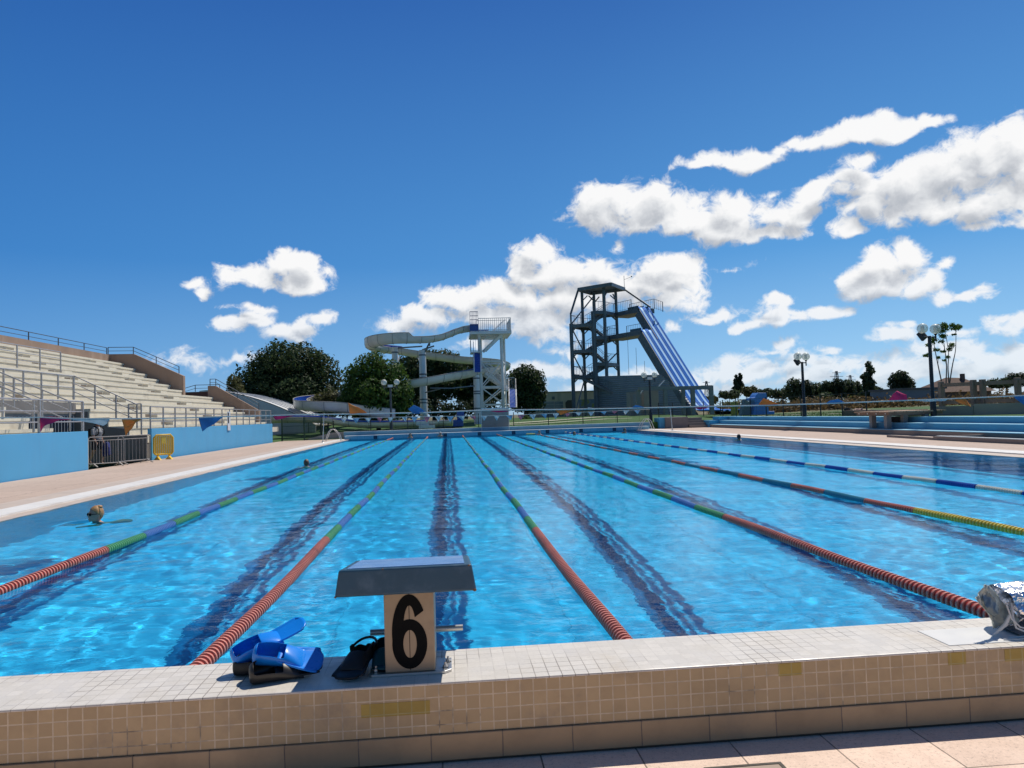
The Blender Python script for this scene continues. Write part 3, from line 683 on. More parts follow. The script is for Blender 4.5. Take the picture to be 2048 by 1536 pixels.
# pale footpaths crossing the far lawn
M_path = mat('pale_path', (.50, .47, .38), .9, var=.08)
def path(pts, wd):
    mb = MB(); L, Rr = [], []
    for i, p in enumerate(pts):
        a = Vector(pts[max(0, i-1)]); c = Vector(pts[min(len(pts)-1, i+1)]); d = (c-a).normalized(); nrm = Vector((-d.y, d.x))*wd/2
        L.append((p[0]+nrm.x, p[1]+nrm.y)); Rr.append((p[0]-nrm.x, p[1]-nrm.y))
    vv = [(x, y, gz(x, y)+.02) for x, y in L] + [(x, y, gz(x, y)+.02) for x, y in Rr]; n = len(pts)
    mb.add(vv, [(i, i+1, n+i+1, n+i) for i in range(n-1)]); return tag(mb.build('footpath', M_path), kind='structure')
path([(3.6, 59.5), (8, 62.5), (12, 66), (15, 70), (20, 74)], .8)
path([(4.0, 57.3), (9, 59.5), (14, 63.0), (22, 66)], .5)
path([(23, 52.5), (27, 50.5), (33, 45.5), (44, 41)], 1.4)
# far end of the pool: low blue wall with dark lane panels, and a second step behind it
M_farw = tile_mat('far_wall_paint', (.20, .44, .58), (.12, .28, .40), .5, .3, .006, var=.06, rough=.5)
M_step_b = mat('blue_step_paint', (.13, .31, .44), .6, var=.10, scale=1.2, dirt=(.22, .27, .28), dirtamt=.5)
M_edge = mat('pale_edge', (.60, .66, .68), .6, var=.06)
fw = thing('far_pool_wall', 'low blue wall with dark lane panels along the far end of the pool', 'wall', (0, Y1, 0))
MB().box(XL-.3, 14.9, .0, 1.0, -.4, .25).build('lower_wall', M_farw, fw)
MB().box(XL-.3, 14.9, -.02, 1.0, .2505, .275).build('edge', M_edge, fw)
MB().box(XL-.5, 15.3, 1.002, 1.35, -.4, .535).build('upper_step', M_step_b, fw)
MB().box(XL-.5, 15.3, .985, 1.35, .5355, .56).build('edge', M_edge, fw)
M_navy = mat('navy_panel', (.015, .045, .10), .5, var=.15)
for x in LANES: MB().box(x-.135, x+.135, -.012, .0, -.05, .235).build('lane_panel', M_navy, fw)
# grey ramp wall at the far left corner
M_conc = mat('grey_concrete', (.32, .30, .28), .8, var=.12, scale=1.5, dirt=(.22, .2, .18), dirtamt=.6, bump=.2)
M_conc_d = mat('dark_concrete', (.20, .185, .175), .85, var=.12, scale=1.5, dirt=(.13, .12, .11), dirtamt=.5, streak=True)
rw = thing('ramp_wall', 'grey sloping ramp wall at the far left corner of the pool', 'wall', (-7.6, 54.7, 0))
MB().prism([(-3.0, 0.0), (0, 0.0), (0, .52), (-1.0, .5), (-3.0, .06)], 0, .25, 'xz').build('wall', M_conc, rw, bevel=.01)
# ------------------------------------------------------------------ grandstand
M_seat = mat('seat_concrete', (.69, .635, .515), .75, var=.07, scale=1.0, dirt=(.42, .38, .31), dirtamt=.55, dscale=1.0, bump=.15)
M_riser = mat('riser_concrete', (.64, .585, .47), .8, var=.08, scale=1.0, dirt=(.33, .29, .24), dirtamt=.6, dscale=.8)
M_rmark = mat('dark_riser_mark', (.16, .13, .10), .9, var=.2)  # dark brown boxes standing slightly proud of the risers
M_brown = mat('brown_concrete', (.30, .205, .15), .85, var=.12, scale=.8, dirt=(.42, .31, .24), dirtamt=.6, dscale=.9, streak=True, bump=.2)
M_bluew = mat('blue_wall_paint', (.085, .365, .62), .65, var=.05, scale=.7, dirt=(.09, .32, .57), dirtamt=.55, dscale=.9, streak=True, bump=.12)
M_rail = mat('galvanised_rail', (.40, .40, .41), .45, .6, var=.12, scale=6)
M_darkrail = mat('dark_rail', (.10, .12, .15), .5, .4, var=.15)
st = thing('grandstand', 'long pale concrete grandstand with stepped seat rows left of the pool', 'grandstand', (0, 0, 0))
RX = lambda j: -13.05 - .74*j
RZ = lambda j: 1.46 + .376*j
VY0, VY1, VX = 25.4, 31.1, -15.1
for j in range(12):
    y1 = 49.95 if j >= 6 else 53.95
    spans = [(4, VY0), (VY1, y1)] if RX(j) > VX - .1 else [(4, y1)]
    mb = MB()
    for (a, b) in spans:
        mb.m = 0; mb.box(RX(j)-.80, RX(j)+.04, a, b, RZ(j)-.11, RZ(j))
        mb.m = 1; mb.box(RX(j)-.78, RX(j)+.004, a+.001, b-.001, RZ(j)-.40, RZ(j)-.11)
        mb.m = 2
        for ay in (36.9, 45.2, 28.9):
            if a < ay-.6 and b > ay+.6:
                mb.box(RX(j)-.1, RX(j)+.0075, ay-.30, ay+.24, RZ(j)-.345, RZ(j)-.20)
    mb.build('seat_row', [M_seat, M_riser, M_rmark], st)
for ay in (36.9, 45.2):                       # half-height steps of the two aisles
    mb = MB()
    for j in range(12): mb.box(RX(j)-.05, RX(j)+.34, ay+.30, ay+1.25, RZ(j)-.39, RZ(j)-.19)
    mb.build('aisle_steps', M_seat, st)
MB().box(-13.15, -12.26, 4, VY0, .75, 1.075).build('terrace_slab', M_seat, st); MB().box(-13.15, -12.26, VY1, 54.2, .75, 1.075).build('terrace_slab', M_seat, st)
# entrance cut into the stand
MB().box(-15.35, VX, VY0, VY1, -.02, 2.02).build('back_wall', M_conc, st)
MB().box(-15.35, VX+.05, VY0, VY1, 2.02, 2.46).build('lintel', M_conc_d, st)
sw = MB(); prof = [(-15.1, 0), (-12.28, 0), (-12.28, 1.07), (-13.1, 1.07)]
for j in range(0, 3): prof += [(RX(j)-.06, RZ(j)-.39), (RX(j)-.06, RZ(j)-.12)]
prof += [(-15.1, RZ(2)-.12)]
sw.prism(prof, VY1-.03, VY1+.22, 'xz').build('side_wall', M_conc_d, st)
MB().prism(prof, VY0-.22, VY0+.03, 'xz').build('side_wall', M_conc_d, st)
M_glass_d = mat('dark_window', (.012, .016, .03), .15, var=.2)
M_wframe = mat('grey_frame', (.25, .27, .30), .5, var=.1)
for (a, b) in ((26.9, 28.6), (29.3, 30.9)):
    dn = MB().box(VX-.02, VX+.03, a, b, .05, 1.92).build('doorway', M_glass_d, st)
    q = MB()
    for k in range(8): yy = a + (b-a)*k/7; q.box(VX+.03, VX+.05, yy-.02, yy+.02, .05, 1.92)
    q.build('grille', M_wframe, dn)
MB().box(-14.0, -12.4, 26.2, 26.45, 0, 1.1).build('stair_cheek', M_seat, st)
# parapet and wing walls
MB().box(-22.4, -22.05, 4, 49.95, 3.0, 6.20).build('parapet', M_brown, st)
MB().prism([(-22.4, 2.5), (-17.38, 2.5), (-17.38, 4.68), (-20.55, 6.22), (-22.4, 6.24)], 49.96, 50.3, 'xz').build('wing_wall', M_brown, st)
MB().prism([(-17.1, .9), (-13.55, .9), (-13.55, 2.30), (-16.6, 4.17), (-17.1, 4.18)], 54.0, 54.35, 'xz').build('wing_wall', M_brown, st)
MB().box(-21.4, -17.12, 57.0, 57.3, 1.5, 3.9).build('rear_wall', mat('dark_red_wall', (.16, .075, .055), .85, var=.1), st)
MB().box(-24, -17.0, 50.32, 54.0, 1.0, 3.30).build('landing_slab', M_conc, st)
def railing(parent, pts, hs, posts, r=.022, m=M_rail, name='railing', pr=None):
    """handrail with horizontal bars at the heights hs above the given foot line, and posts at fractions along it"""
    mb = MB(); pts = [Vector(p) for p in pts]
    for h in hs: mb.tube([p + Vector((0, 0, h)) for p in pts], r if h == hs[0] else r*.75, 8)
    seg = [(pts[i], pts[i+1]) for i in range(len(pts)-1)]
    for (a, b) in seg:
        n = max(1, round((b-a).length / posts))
        for i in range(n+1):
            p = a.lerp(b, i/n); mb.bar(p, p + Vector((0, 0, hs[0])), (pr or r)*2)
    return mb.build(name, m, parent, smooth=True)
railing(st, [(-22.2, 20, 6.20), (-22.2, 49.9, 6.20)], (.46, .22), 2.9, .022, M_darkrail)
railing(st, [(-22.2, 50.1, 6.24), (-20.6, 50.1, 6.22), (-17.7, 50.1, 4.86)], (.46, .22), 1.7, .022, M_darkrail)
railing(st, [(-17.0, 54.2, 4.17), (-16.6, 54.2, 4.17), (-13.6, 54.2, 2.32)], (.5, .25), 1.6, .022, M_darkrail)
railing(st, [(-21.2, 57.1, 3.3), (-19.0, 57.1, 3.92), (-17.2, 57.1, 3.92)], (.5, .25), 1.6, .022, M_darkrail)
railing(st, [(-18.2, 20.4, 4.10), (-18.2, 36.2, 4.10)], (.97, .66, .33), 1.75, .024)
railing(st, [(-15.1, 20.5, 2.60), (-15.1, 31.0, 2.60)], (.95, .48), 1.15, .024)
railing(st, [(-15.1, 31.05, 2.60), (-12.65, 31.05, 1.36)], (.97, .66, .33), 1.0, .024)
railing(st, [(-15.1, 25.35, 2.60), (-12.45, 25.35, 1.36)], (.97, .66, .33), 1.0, .024)
railing(st, [(-15.1, 23.2, 2.60), (-12.45, 23.2, 1.36)], (.97, .5), 1.0, .024)
railing(st, [(-13.0, 31.1, 1.07), (-12.5, 31.1, 1.07)], (1.28, .9), 1.0, .024)
# blue walls towards the pool, each with its rail
w1 = thing('blue_wall', 'bright blue wall with three-bar railing nearest the left edge', 'wall', (-12.1, 0, 0), 0, 'blue walls below the grandstand')
MB().box(-.16, 0, 6, 25.8, -.2, 1.325).build('wall', M_bluew, w1, bevel=.01)
railing(w1, [(-.08, 10, 1.32), (-.08, 25.6, 1.32)], (1.0, .66, .33), 2.45, .025, pr=.035)
w2 = thing('blue_wall', 'long bright blue wall behind the yellow barrier, with railing on top', 'wall', (-12.22, 0, 0), 0, 'blue walls below the grandstand')
MB().box(-.16, 0, 31.4, 52.3, -.2, 1.325).build('wall', M_bluew, w2, bevel=.01)
railing(w2, [(-.08, 31.5, 1.32), (-.08, 52.2, 1.32)], (.92, .6, .3), 1.35, .022, pr=.026)
bx = thing('wall_sign', 'small blue and white sign hanging on the railing behind a blue pennant', 'sign', (-12.20, 42.0, 1.35))
MB().box(0, .03, -.25, .25, -.3, .75).build('panel', mat('sign_white', (.62, .66, .70), .5, var=.05), bx); MB().box(.031, .036, -.2, -.02, .1, .7).build('stripe', M_black, bx)
# white domed roof beyond the stand
roof = thing('domed_roof', 'low white curved roof of the hall beyond the grandstand', 'roof', (-17.0, 64, 0))
def rf(u, v):
    x = -3.0 + 9.2*u; s_ = math.sqrt(max(0, 1-((u-.0)*.98)**2)); return (x, -3+16*v, .9 + 3.3*(math.cos(u*1.52))**.9)
MB().grid(rf, 24, 10).build('roof_skin', mat('white_membrane', (.66, .67, .68), .5, var=.05), roof, smooth='all')
ew = [rf(i/16, 0) for i in range(17)]; MB().prism([(x, z-.06) for x, y, z in ew] + [(6.2, -.2), (-3.0, -.2)], -2.95, -2.8, 'xz').build('end_wall', mat('hall_end_wall', (.66, .67, .68), .7, var=.06), roof)
q = MB()
for k in range(1, 9): q.tube([tuple(Vector(rf(i/16, k/10)) + Vector((0, 0, .03))) for i in range(17)], .035, 6)
q.build('seams', mat('roof_seams', (.45, .46, .47), .6), roof)
# barriers
def barrier(name, label, a, b, m, h=1.08, bars=13, feet='flat', group=None, plate=False):
    a = Vector(a); b = Vector(b); L = (b-a).length
    o = thing(name, label, 'barrier', a, math.atan2(b.y-a.y, b.x-a.x), group)
    z0 = .16
    fr = [(0, 0, z0), (0, 0, h-.08), (.06, 0, h), (L-.06, 0, h), (L, 0, h-.08), (L, 0, z0), (L-.06, 0, z0-.03), (.06, 0, z0-.03)]
    MB().tube(fr, .019, 8, closed=True).build('frame', m, o, smooth=True)
    q = MB()
    for k in range(1, bars): q.tube([(L*k/bars, 0, z0-.02), (L*k/bars, 0, h-.12)], .009, 6)
    q.tube([(0.01, 0, h-.12), (L-.01, 0, h-.12)], .012, 6); q.build('bars', m, o, smooth=True)
    for x in (.18, L-.18):
        f = MB(); f.bar((x, -.28, .02), (x, 0, .14), .045, .03); f.bar((x, .28, .02), (x, 0, .14), .045, .03); f.bar((x, 0, .05), (x, 0, z0), .04); f.build('foot', m, o)
    if plate: MB().box(L*.42, L*.60, -.025, -.012, h-.42, h-.16).build('plate', mat('barrier_plate', (.72, .55, .08), .5), o)
    return o
M_gal2 = mat('barrier_grey', (.33, .31, .29), .5, .4, var=.12)
BG = 'grey barriers closing the grandstand entrance'
barrier('crowd_barrier', 'grey metal crowd barrier in front of the walking person', (-12.55, 26.75, .03), (-11.78, 27.75, .03), M_gal2, 1.07, group=BG)
barrier('crowd_barrier', 'grey metal crowd barrier between the entrance gap and yellow barrier', (-12.05, 27.9, .03), (-11.55, 29.5, .03), M_gal2, 1.07, 9, group=BG)
M_yel = mat('yellow_plastic', (.80, .50, .015), .4, var=.06, scale=4)
def ybar():
    o = thing('yellow_barrier', 'yellow plastic barrier standing alone against the blue wall', 'barrier', (-12.02, 31.1, .03), R(47))
    L, h = .80, 1.02
    q = MB(); q.tube([(.06, 0, .22), (0, 0, .30), (0, 0, h-.12), (.10, 0, h), (L-.10, 0, h), (L, 0, h-.12), (L, 0, .30), (L-.06, 0, .22)], .036, 10, closed=True); q.build('frame', M_yel, o, smooth=True)
    q = MB()
    for k in range(1, 10): q.box(L*k/10-.03, L*k/10+.03, -.014, .014, .24, h-.04)
    q.build('bars', M_yel, o)
    MB().box(.30, .50, -.03, -.015, h-.36, h-.1).build('plate', mat('yellow_plate', (.85, .62, .08), .4), o, bevel=.006)
    for x in (.16, .64):
        f = MB(); f.prism([(-.26, 0), (.26, 0), (.22, .03), (.03, .14), (.03, .26), (-.03, .26), (-.03, .14), (-.22, .03)], x-.04, x+.04, 'yz'); f.build('foot', M_yel, o, bevel=.006)
ybar()
# ------------------------------------------------------------------ right side: stepped terraces, deck, fences, lamps
M_gr = mat('terrace_front', (.27, .225, .20), .8, var=.12, scale=1.2, dirt=(.18, .15, .14), dirtamt=.6, bump=.15)
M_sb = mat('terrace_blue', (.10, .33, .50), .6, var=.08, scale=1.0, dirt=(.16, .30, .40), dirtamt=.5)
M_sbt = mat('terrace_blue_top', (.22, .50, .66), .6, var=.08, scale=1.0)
tr_ = thing('stepped_terrace', 'three long blue-edged concrete steps along the right side of the pool', 'terrace', (19.5, 0, 0))
Ya, Yb = 4, 53.0
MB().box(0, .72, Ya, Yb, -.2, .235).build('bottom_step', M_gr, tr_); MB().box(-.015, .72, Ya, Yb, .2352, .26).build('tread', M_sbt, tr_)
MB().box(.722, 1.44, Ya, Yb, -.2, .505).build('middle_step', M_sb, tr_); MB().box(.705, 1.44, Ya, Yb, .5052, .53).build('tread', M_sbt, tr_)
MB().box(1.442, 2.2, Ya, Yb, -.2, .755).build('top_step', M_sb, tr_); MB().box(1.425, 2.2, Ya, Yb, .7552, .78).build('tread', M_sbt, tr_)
M_bright = mat('bright_blue_block', (.06, .33, .55), .55, var=.06)
MB().box(-.05, .70, Yb+.002, Yb+1.3, -.2, .55).build('end_block', M_bright, tr_, bevel=.01); MB().box(.70, 2.5, Yb+.002, Yb+1.3, -.2, .80).build('end_block', M_bright, tr_, bevel=.01)
s_ = thing('stone_steps', 'short flight of concrete steps between the blue blocks at the far right corner', 'steps', (18.1, 53.4, 0))
for k in range(4): MB().box(0, 1.34, .38*k, 1.9, .02+.19*k, .02+.19*(k+1)-.002).build('step', M_gr, s_)
cw = thing('corner_wall', 'grey wall with bright blue end beside the far corner steps', 'wall', (15.9, 53.7, 0))
MB().box(.42, 2.15, 0, 1.6, -.1, .86).build('wall', mat('corner_grey', (.21, .19, .185), .8, var=.1), cw, bevel=.01); MB().box(0, .418, .2, 1.6, -.1, .84).build('end_block', M_bright, cw, bevel=.01)
lb = thing('low_basin', 'low grey footbath edge with pale rim on the right deck', 'basin', (17.62, 5, 0))
MB().box(0, .16, 0, 20.0, -.05, .17).build('side', M_gr, lb); MB().box(0, 1.8, 20.0, 20.2, -.05, .17).build('side', M_gr, lb)
MB().prism([(0, 20.21), (.36, 23.6), (.46, 23.6), (.16, 20.21)], -.05, .12, 'xy').build('side', M_gr, lb)
MB().box(-.01, .17, 0, 20.0, .1702, .195).build('rim', M_edge, lb); MB().box(.17, 1.8, .1, 19.98, -.05, .08).build('basin_water', mat('basin_blue', (.06, .2, .30), .15), lb)
# wooden sun deck on posts
M_wood = tile_mat('deck_boards', (.46, .30, .19), (.10, .06, .04), 4.0, .12, .008, var=.14, axes='xy', rough=.7, stain=(.34, .23, .16))
M_woodd = mat('wood_beam', (.22, .15, .11), .75, var=.2, scale=3)
sdk = thing('wooden_deck', 'square wooden platform on concrete posts built over the blue steps', 'platform', (19.9, 33.2, 0))
MB().box(-.35, 2.4, -2.3, .45, 1.00, 1.06).build('boards', M_wood, sdk)
MB().box(-.27, 2.3, -2.2, .35, .88, .998).build('beams', M_woodd, sdk)
for (x, y, zb) in ((.10, -.35, .26), (.05, -1.6, .26), (.72, -1.8, .26), (1.6, -2.0, .53)): MB().box(x-.11, x+.11, y-.11, y+.11, zb-.05, .878).build('post', M_conc, sdk)
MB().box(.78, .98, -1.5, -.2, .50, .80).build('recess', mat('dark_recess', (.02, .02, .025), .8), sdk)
for i in range(4): MB().box(-.283, -.271, -2.0+.7*i, -1.93+.7*i, .93, .99).build('bracket', M_edge, sdk)
FP = [(23.55, 32.9, .76), (24.2, 31.6, .76), (24.42, 31.3, .76), (25.3, 30.3, .76), (26.8, 28.4, .76)]
ret = thing('retaining_wall', 'pale low retaining wall below the timber fence on the right', 'wall', (0, 0, 0))
def wallseg(a, b, z0, z1, th, name, m):
    a, b = Vector((a[0], a[1], 0)), Vector((b[0], b[1], 0)); n_ = Vector((-(b-a).y, (b-a).x, 0)).normalized()*th
    vs = [p + Vector((0, 0, z)) for z in (z0, z1) for p in (a, b, b+n_, a+n_)]
    MB().add(vs, [(3, 2, 1, 0), (4, 5, 6, 7), (0, 1, 5, 4), (1, 2, 6, 5), (2, 3, 7, 6), (3, 0, 4, 7)]).build(name, m, ret)
M_pw = mat('pale_wall', (.42, .36, .31), .8, var=.08, scale=.8, dirt=(.34, .28, .24))
wallseg((22.9, 32.6), (23.75, 31.1), .7, 1.20, .2, 'wall', M_conc); wallseg((23.76, 31.08), (26.4, 28.1), .7, 1.27, .2, 'wall', M_pw)
MB().box(22.6, 23.3, 33.6, 40.0, .7, 1.08).build('planter_kerb', mat('brown_kerb', (.20, .14, .11), .85), ret)
# post-and-rail timber fence
M_fence = mat('weathered_timber', (.26, .20, .155), .85, var=.2, scale=2, bump=.3)
def tfence(name, label, pts, h0=.0, hs=(1.75, .78), pw=.26, ph=1.95, group=None):
    o = thing(name, label, 'fence', pts[0], 0, group); o0 = Vector(pts[0])
    P = [Vector(p) - o0 for p in pts]
    for p in P: MB().bar(p, p + Vector((0, 0, ph)), pw).build('post', M_fence, o, bevel=.02)
    for i in range(len(P)-1):
        for h in hs: MB().bar(P[i] + Vector((.0, -.1, h)), P[i+1] + Vector((0, .1, h)), .09, .17, ).build('rail', M_fence, o)
    return o
tfence('timber_fence', 'heavy timber post and rail fence on the right behind the platform', FP, pw=.21, ph=1.62, hs=(1.44, .62))
# black mesh fences
M_blackpost = mat('black_post', (.012, .014, .014), .5, var=.2)
M_wire = mat('dark_wire', (.03, .035, .035), .5, var=.2)
def bfence(label, pts, h=1.15, step=2.3, wires=5, group='black wire fences around the pool'):
    o = thing('wire_fence', label, 'fence', pts[0], 0, group); o0 = Vector(pts[0]); mb = MB()
    for i in range(len(pts)-1):
        a, b = Vector(pts[i])-o0, Vector(pts[i+1])-o0; n = max(1, round((b-a).length/step))
        for k in range(n+1):
            if k == n and i < len(pts)-2: continue
            p = a.lerp(b, k/n); MB().bar(p, p+Vector((0, 0, h)), .055).build('post', M_blackpost, o)
        for w_ in range(wires): mb.bar(a+Vector((0, 0, .12+(h-.18)*w_/(wires-1))), b+Vector((0, 0, .12+(h-.18)*w_/(wires-1))), .012)
        n2 = int((b-a).length/.9)
        for k in range(n2): p = a.lerp(b, k/n2); mb.bar(p+Vector((0, 0, .1)), p+Vector((0, 0, h-.05)), .008)
    mb.build('wires', M_wire, o); return o
bfence('thin black fence along the far end of the pool', [(-8.5, 55.4, .30), (-3.0, 55.2, .50), (15.6, 55.0, .54)], 1.1, 2.5, 4)
bfence('black fence along the lawn above the blue steps', [(21.3, 55.0, .78), (21.9, 46, .78), (22.1, 36.8, .78)], 1.3, 2.35)
bfence('black fence in front of the foot of the striped slide', [(16.3, 55.3, .85), (18.5, 55.3, .85), (21.2, 55.2, .85)], 1.15, 1.25)
# green mesh fence on the left
M_greenf = mat('green_fence', (.008, .045, .025), .5, var=.2)
gf_ = thing('green_gate', 'dark green mesh gate and panels at the end of the blue wall', 'gate', (-12.0, 54.2, 0))
for (x, y) in ((.0, 0), (1.55, .2), (2.55, 1.6), (2.8, 3.2)): MB().bar((x, y, 0), (x, y, 1.75), .08).build('post', M_greenf, gf_)
q = MB()
for (a, b) in (((.0, 0), (1.55, .2)), ((1.55, .2), (2.55, 1.6))):
    for k in range(26): x = a[0]+(b[0]-a[0])*k/25; y = a[1]+(b[1]-a[1])*k/25; q.bar((x, y, .08), (x, y, 1.68), .022)
    for z in (.1, .6, 1.1, 1.66): q.bar((a[0], a[1], z), (b[0], b[1], z), .03)
q.build('mesh_panel', M_greenf, gf_)
bfence('black fence in front of the left end of the white slide', [(-9.0, 58.5, .2), (-12.5, 62.0, .15)], 1.2, 1.6)
# ------------------------------------------------------------------ ladders, poles, cabinet
def ladder(label, x, y, sgn, group='pool ladders'):
    o = thing('pool_ladder', label, 'ladder', (x, y, .03), 0, group)
    for dy in (-.3, .3):
        MB().tube([(sgn*.85, dy, 0), (sgn*.62, dy, .62), (sgn*.45, dy, .80), (sgn*.25, dy, .78), (-sgn*.05, dy, .45), (-sgn*.2, dy, .0), (-sgn*.2, dy, -1.0)], .024, 8).build('rail', M_ss, o, smooth=True)
    for z in (-.25, -.55, -.85): MB().box(-sgn*.24-.05, -sgn*.24+.05, -.3, .3, z-.02, z+.02).build('rung', M_ss, o)
ladder('steel pool ladder at the far left corner by the ramp wall', XL-.35, 50.6, -1)
ladder('steel pool ladder at the far right corner by the flag pole', XR+.2, 52.3, 1)
M_pole = mat('pale_pole', (.55, .56, .55), .4, .5, var=.08)
def fpole(label, x, y, h, lean=0): 
    o = thing('flag_pole', label, 'pole', (x, y, .03), 0, 'flag line poles')
    MB().tube([(0, 0, 0), (lean, 0, h)], [.03, .022], 10).build('pole', M_pole, o, smooth=True); MB().lathe([(.0, .05), (.06, .05), (.08, .01), (.09, 0)], (0, 0, 0), 12).build('socket', M_ss, o); return o
fpole('thin leaning flag pole on the far right pool corner', 15.1, 48.2, 1.52, -.10)
fpole('thin flag pole on the far left pool side by the ladder', -8.1, 48.2, 1.9, .12)
fpole('flag pole holding the near flag line on the right deck', 15.3, 8.6, 1.65)
fpole('flag pole holding the near flag line on the left deck', -8.3, 8.6, 1.85)
cab = thing('grey_cabinet', 'grey two-door cabinet with white top bar at the far end of the pool', 'cabinet', (3.52, 54.28, .28))
M_cab = mat('cabinet_grey', (.20, .19, .18), .6, var=.08)
MB().box(-1.0, -.003, 0, .6, 0, 1.05).build('door', M_cab, cab, bevel=.006); MB().box(.003, 1.0, 0, .6, 0, 1.05).build('door', M_cab, cab, bevel=.006)
MB().box(-1.0, 1.0, .06, .55, 1.052, 1.62).build('upper_panel', mat('cabinet_upper', (.26, .26, .24), .6, var=.06), cab)
MB().box(-1.03, 1.06, .0, .6, 1.622, 1.69).build('top_bar', mat('white_bar', (.75, .76, .76), .5), cab)
for x in (-1.02, 1.02): MB().box(x-.018, x+.018, -.05, -.015, 0, 1.70).build('post', M_pole, cab)
# ------------------------------------------------------------------ street lamps
mG, tG, bG, coG = newmat('lamp_glass')
bG.inputs['Base Color'].default_value = (.86, .88, .84, 1); bG.inputs['Roughness'].default_value = .3; bG.inputs['Specular IOR Level'].default_value = .3
tr2 = tG.new('ShaderNodeBsdfTransparent'); tr2.inputs[0].default_value = (.9, .92, .88, 1); mx2 = tG.new('ShaderNodeMixShader')
lw = tG.new('ShaderNodeLayerWeight'); lw.inputs[0].default_value = .25
tG.link(tG.map(lw.outputs['Facing'], 0, 1, .42, .85), mx2.inputs[0]); tG.link(tr2.outputs[0], mx2.inputs[1]); tG.link(bG.outputs[0], mx2.inputs[2]); tG.link(mx2.outputs[0], tG.n['Material Output'].inputs[0])
M_lpost = mat('lamp_post_paint', (.022, .024, .028), .45, .2, var=.15)
M_refl = mat('lamp_insert', (.62, .62, .58), .4, var=.06)
def lamp(label, x, y, z0, h, gd, spread, rz, flood, m=M_lpost, gap=1):
    o = thing('street_lamp', label, 'street lamp', (x, y, z0), rz, 'twin globe lamps around the pool')
    MB().lathe([(.0, 0), (.13, 0), (.125, .7), (.085, .78), (.075, h-.3), (.07, h), (0, h)], (0, 0, 0), 12).build('post', m, o, smooth=True, angle=30)
    MB().tube([(-spread, 0, h-.05), (spread, 0, h-.05)], .03, 8).build('cross_arm', m, o, smooth=True)
    for s in (-1, 1):
        MB().lathe([(0, -.18), (.035, -.18), (.035, .10), (.07, .12), (.07, .16), (0, .16)], (s*spread, 0, h-.05), 10).build('bracket', m, o, smooth=True, angle=30)
        gl = MB().sphere((s*spread, 0, h+.10+gd/2), gd/2, 20, 14).build('globe', mG, o, smooth='all')
        MB().lathe([(0, 0), (gd*.17, 0), (gd*.17, gd*.55), (0, gd*.55)], (s*spread, 0, h+.10+gd*.18), 10).build('insert', M_refl, gl)
    if flood:
        f = MB(); f.bar((-.05, flood*.18, h-.12), (-.05, flood*.42, h+.22), .30, .14, up=(1, 0, 0)); f.build('floodlight', m, o, bevel=.01)
    else: MB().box(-.19, .19, -.16, -.08, h-.06, h+.12).build('box_light', M_refl, o, bevel=.01)
    return o
lamp('twin globe street lamp with floodlight, tallest and nearest on the right', 21.76, 31, .78, 3.62, .46, .46, R(22), 1)
lamp('twin globe street lamp on the lawn above the blue steps', 21.3, 42, .78, 3.28, .47, .36, R(25), 1)
lamp('twin globe street lamp in front of the grey tower cladding', 15.55, 54.9, .55, 3.30, .44, .42, 0, 0)
lamp('twin globe street lamp in front of the leafy green tree', -4.25, 55.6, .55, 3.30, .44, .48, 0, 0, mat('grey_post', (.07, .07, .07), .5, .2))
# ------------------------------------------------------------------ far structures
FPX = 1457.08
def U(px, py, y):
    """surveyed point: picture bearing (2048 x 1536 frame) at distance y along the pool axis"""
    d = cf + cr*((px-1024)/FPX) + cu*((768-py)/FPX)
    return Vector((0, 0, CAMZ)) + d*(y/d.y)
def UX(px, y, z):
    p = U(px, 800, y); lo, hi = 300, 1100
    for _ in range(40):
        m_ = (lo+hi)/2
        if U(px, m_, y).z > z: lo = m_
        else: hi = m_
    return U(px, m_, y)
M_tow = mat('tower_steel', (.165, .19, .215), .5, .3, var=.15, scale=2, dirt=(.12, .10, .09), dirtamt=.4)
M_towl = mat('tower_steel_light', (.15, .165, .175), .5, .3, var=.12)
M_clad = None
def cladding():
    m, t, b, co = newmat('grey_cladding')
    s = t.sep(co); wv = t.math('SINE', t.math('MULTIPLY', s[2], 26.0))
    n = t.noise(co, 1.2, 5)
    c = t.ramp(n, [(.3, (.27, .295, .325)), (.7, (.33, .355, .38))]); t.link(c, b.inputs['Base Color']); b.inputs['Roughness'].default_value = .5
    t.link(t.bump(wv, .45, .05), b.inputs['Normal']); return m
M_clad = cladding()
tw_ = thing('slide_tower', 'tall dark steel tower with stairs carrying the striped slide', 'tower', (0, 0, 0))
GZ = .9
LV = [5.95, 9.05, 12.2]; RV = [7.4, 10.6, 13.7]; RF = 16.6
pA, pB, pG, pD, pE = [UX(px, y, 0) for px, y in ((1149, 87.6), (1194, 86.3), (1173, 90.4), (1217, 86.6), (1241, 88.9))]
pK = UX(1197, 90.8, 0)
flat = lambda p, z: Vector((p.x, p.y, z))
def column(p, z0, z1, wd=.34):
    mb = MB(); mb.bar(flat(p, z0), flat(p, z1), wd, wd*.45); mb.bar(flat(p, z0), flat(p, z1), wd*.45, wd); return mb.build('column', M_tow, tw_)
for p, z1, wd in ((pA, 12.3, .42), (pB, 13.6, .50), (pG, RF, .34), (pK, RF, .32), (pD, RF, .38), (pE, RF-.3, .34)): column(p, GZ-.1, z1, wd)
def beam(a, b, w_=.22, h=.36, name='beam', m=None): return MB().bar(a, b, w_, h).build(name, m or M_tow, tw_)
